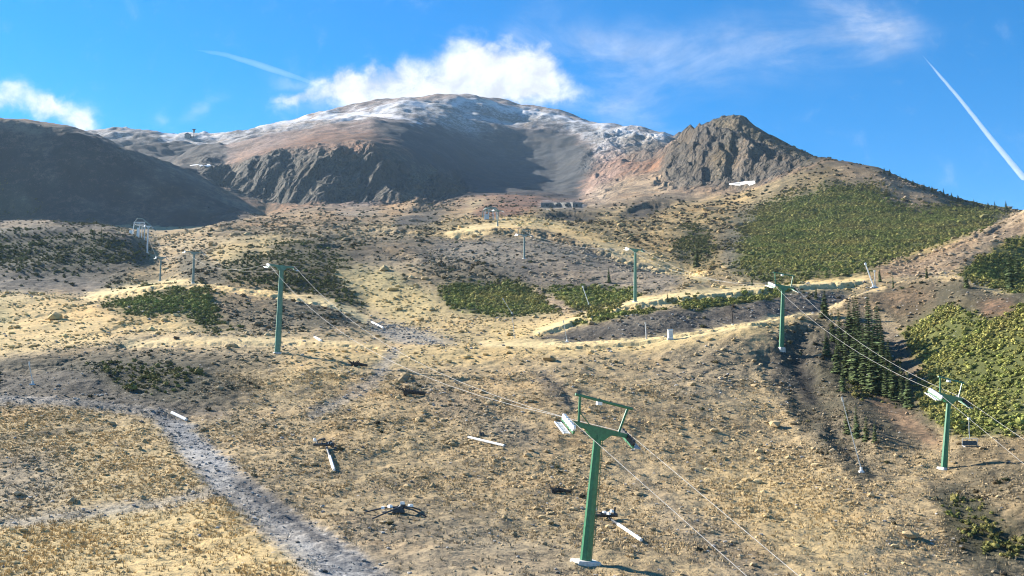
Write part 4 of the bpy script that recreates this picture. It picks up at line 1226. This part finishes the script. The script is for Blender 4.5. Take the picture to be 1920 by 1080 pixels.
def sprigs(seed, n=14):
    r = np.random.default_rng(seed)
    v = list(IC1[0] * (.80 + r.uniform(-.16, .16, (len(IC1[0]), 1)))); f = [list(q) for q in IC1[1]]
    for k in range(n):
        a = r.uniform(0, 6.283); z = r.uniform(-.1, 1.0); q = math.sqrt(max(0, 1 - z * z))
        d = np.array([q * math.cos(a), q * math.sin(a), z]); t = np.cross(d, r.normal(0, 1, 3)); t /= np.linalg.norm(t)
        b = d * .62; e = d * r.uniform(1.0, 1.45) + r.normal(0, .12, 3); w = r.uniform(.16, .30)
        o = len(v); v += [b - t * w, b + t * w, e]; f.append([o, o + 1, o + 2])
    return np.array(v), np.array(f)


def blobs(name, P, size, squash, tint, base, jit, material, seed, parent=None):
    r = np.random.default_rng(seed)
    bv, bf = base
    n, m = len(P), len(bv)
    var = []
    for k in range(12):
        q = sprigs(seed + k)[0] if jit == 0 else bv * (1 + r.uniform(-jit, jit, (m, 1)))
        var.append(q)
    var = np.array(var)[r.integers(0, 12, n)]
    an = r.random(n) * 6.283; c, s = np.cos(an), np.sin(an)
    x = var[..., 0] * c[:, None] - var[..., 1] * s[:, None]; y = var[..., 0] * s[:, None] + var[..., 1] * c[:, None]
    sx = (size * r.uniform(.8, 1.25, n))[:, None]
    v = np.stack([x * sx, y * size[:, None], (var[..., 2] * .9 + .45) * size[:, None] * squash], -1) + P[:, None, :]
    f = (bf[None] + (np.arange(n) * m)[:, None, None]).reshape(-1, 3)
    me = np_mesh(name, v.reshape(-1, 3), f)
    vcol(me, 'tint', np.repeat(np.concatenate([tint, np.ones((n, 1))], 1), m, axis=0))
    me.materials.append(material)
    o = bpy.data.objects.new(name, me); COL.objects.link(o); o['kind'] = 'stuff'
    return o


def wmix(names):
    return np.clip(np.nan_to_num(sum(CW[..., CN.index(c)] for c in names)), 0, 1)


clump = np.clip(.62 + 1.1 * fbm(GX / 9, GY / 9, 501, 3) + .5 * fbm(GX / 40, GY / 40, 511, 2), 0, 1.5)
hue2 = fbm(GX / 26, GY / 26, 531, 4, .65)
gw = np.clip(wmix(['green']) + .8 * wmix(['dgreen']), 0, 1)
dn = np.where(GY < 150, 2.4, np.where(GY < 300, 1.9, .55)) * np.clip(gw * 1.25 + .35 * hue2 - .12, 0, 1) ** 1.3 * (.5 + clump) * (gw > .05)
P_, K_ = scatter(dn * np.where(GY > 420, 2.6, 1.3), 90000, 60, 900, 61)
r = np.random.default_rng(62)
sz = np.exp(r.normal(-1.16, .36, len(P_))) * np.clip(P_[:, 1] / 170, .8, 4) ** .42
gd = CW.reshape(-1, len(CN))[K_, CN.index('green')]
hk = np.clip(hue2.ravel()[K_] * .8 + .35 + r.normal(0, .18, len(P_)), 0, 1)[:, None]
tn = (1 - hk) * np.array([.138, .152, .040]) + hk * np.array([.205, .178, .056])
tn = tn * (.58 + .54 * gd[:, None]) * r.uniform(.6, 1.4, (len(P_), 1)) * np.where(P_[:, 1] < 280, 1.3, 1.08)[:, None]
blobs('shrubland', P_, sz, .80, tn, sprigs(1), 0, LEAF, 63)
dn = .13 * wmix(['scrub', 'gscrub']) * clump ** 2 + .05 * wmix(['dscree', 'heather']) * clump ** 2 + .012 * wmix(['scree', 'tan']) * clump
dn = dn * np.where(GY > 330, .35, 1) * np.clip(1 - 2.2 * wmix(['pale', 'gravel', 'gold']), 0, 1)
P_, K_ = scatter(dn, 16000, 55, 900, 71)
sz = r.uniform(.16, .60, len(P_)) * np.clip(P_[:, 1] / 170, .7, 3.0) ** .8
tn = np.array([.070, .062, .030]) * r.uniform(.5, 1.7, (len(P_), 1)) * np.stack([r.uniform(.8, 1.3, len(P_)), np.ones(len(P_)), r.uniform(.8, 1.3, len(P_))], 1)
blobs('low_scrub', P_, sz, .7, tn, sprigs(1), 0, LEAF, 73)
# tussocks that make the near turf uneven
dn = 1.7 * wmix(['tan', 'gold', 'gscrub', 'scrub', 'olive', 'heather', 'pink', 'scree']) * (.15 + clump ** 1.5) * np.clip(110 / GY, .05, 1) ** 1.6 * np.clip(1 - 2.2 * wmix(['pale', 'gravel']), 0, 1)
P_, K_ = scatter(dn, 38000, 42, 620, 95)
n = len(P_)
sz = np.exp(r.normal(-2.35, .5, n)) * np.clip(P_[:, 1] / 85, .8, 6) ** .85
tn = np.minimum((colA.reshape(-1, 3)[K_] * .9 + colB.reshape(-1, 3)[K_] * .3) * r.uniform(.72, 1.38, (n, 1)), .6)
blobs('turf_tussocks', P_ - [0, 0, .02], sz, .6, tn, IC1, .35, STRAW_T, 97)
# stones
dn = 2.2 * wmix(['gravel']) + .4 * wmix(['scree', 'dscree']) + .16 * wmix(['tan']) + .05 * wmix(['gold', 'scrub', 'gscrub'])
P_, K_ = scatter(dn * (.3 + clump), 26000, 40, 260, 81)
sz = .035 + .15 * r.random(len(P_)) ** 4 * np.clip(P_[:, 1] / 90, 1, 2.5) + .02 * P_[:, 1] / 100
tn = np.array([.27, .26, .245]) * r.uniform(.4, 1.5, (len(P_), 1))
blobs('loose_stones', P_, sz, .7, tn, IC1, .3, EARTH, 83)
# dry grass tufts on the near slope
dn = 9 * wmix(['gold', 'olive', 'pale']) + 3.2 * wmix(['tan', 'gscrub', 'scrub']) + .4 * wmix(['scree'])
dn = dn * (.2 + clump)
P_, K_ = scatter(dn, 42000, 42, 150, 91)
n = len(P_); nb = 6
an = r.random((n, nb)) * 6.283
hh = (r.uniform(.10, .30, (n, 1)) * r.uniform(.6, 1.2, (n, nb)))
rad = r.uniform(.03, .12, (n, nb)); lean = r.uniform(.2, .9, (n, nb)) * hh
cx, cy = np.cos(an), np.sin(an)
b0 = np.stack([cx * rad, cy * rad, np.full_like(rad, -.03)], -1)
sd_ = np.stack([-cy, cx, np.zeros_like(cx)], -1) * .035
tip = np.stack([cx * (rad + lean), cy * (rad + lean), hh], -1)
v = np.stack([b0 - sd_, b0 + sd_, tip], 2) + P_[:, None, None, :]
f = np.arange(n * nb * 3).reshape(-1, 3)
me = np_mesh('dry_grass', v.reshape(-1, 3), f)
ca = np.minimum(colA.reshape(-1, 3)[K_] * r.uniform(.8, 1.5, (n, 1)), .7)
vcol(me, 'tint', np.repeat(np.concatenate([ca, np.ones((n, 1))], 1), nb * 3, axis=0))
me.materials.append(STRAW)
o = bpy.data.objects.new('dry_grass', me); COL.objects.link(o); o['kind'] = 'stuff'

# ------------------------------------------------------------------ vapour trails, far behind the mountain
def trail(label, pts, Y, r0, r1, dens, n=40, fade=50):
    m = bpy.data.materials.new('vapour'); m.use_nodes = True
    nt = m.node_tree; nt.nodes.clear()
    o_ = node(nt, 'ShaderNodeOutputMaterial'); pv = node(nt, 'ShaderNodeVolumePrincipled')
    pv.inputs['Color'].default_value = (1, 1, 1, 1); pv.inputs['Density'].default_value = dens; pv.inputs['Anisotropy'].default_value = .3
    nt.links.new(pv.outputs[0], o_.inputs['Volume'])
    q = [at(u, v, Y) for u, v in pts]
    t_ = np.linspace(0, len(q) - 1, n)
    line = []
    rr = random.Random(4)
    for x in t_:
        i = min(int(x), len(q) - 2)
        line.append(q[i].lerp(q[i + 1], x - i) + Vector((rr.uniform(-1, 1), 0, rr.uniform(-1, 1))) * r0 * .12)
    ob = MB()
    for i, x in enumerate(line):
        k = i / (n - 1); rad = (r0 + (r1 - r0) * k) * min(1, .15 + k * 6, .02 + (1 - k) * fade)
        dd = (line[min(i + 1, n - 1)] - line[max(i - 1, 0)]).normalized(); sdv = dd.cross(Vector((0, 1, 0))).normalized()
        ob.v += [x + sdv * math.cos(q_) * rad + Vector((0, math.sin(q_) * rad, 0)) for q_ in [2 * math.pi * j / 10 for j in range(10)]]
        if i: ob.f += [((i - 1) * 10 + j, (i - 1) * 10 + (j + 1) % 10, i * 10 + (j + 1) % 10, i * 10 + j) for j in range(10)]
    ob.f += [tuple(range(10)), tuple(reversed(range((n - 1) * 10, n * 10)))]
    ob = ob.build('vapour_trail', m)
    return tag(ob, label, 'vapour trail')


trail('long straight white vapour trail falling to the right edge of the sky', [(1730, 104), (1800, 186), (1860, 262), (1925, 340)], 9000, 10, 30, .016)
trail('faint short vapour trail running into the cloud on the left', [(362, 93), (420, 102), (480, 120), (560, 146), (640, 176)], 9000, 14, 50, .0012, 40, 2.2)

# ------------------------------------------------------------------ air
hz = bpy.data.materials.new('air'); hz.use_nodes = True
nt = hz.node_tree; nt.nodes.clear()
o_ = node(nt, 'ShaderNodeOutputMaterial'); pv = node(nt, 'ShaderNodeVolumePrincipled')
pv.inputs['Color'].default_value = (.50, .74, 1.0, 1); pv.inputs['Density'].default_value = .00005; pv.inputs['Anisotropy'].default_value = .2
nt.links.new(pv.outputs[0], o_.inputs['Volume'])
lo = verts.min(0); hi = verts.max(0)
hzb = MB().box(((lo[0] + hi[0]) / 2, (lo[1] + hi[1]) / 2 - 20, (lo[2] + hi[2]) / 2 + 4), (hi[0] - lo[0] + 20, hi[1] - lo[1] + 60, hi[2] - lo[2] + 12)).build('haze', hz)
hzb['kind'] = 'stuff'
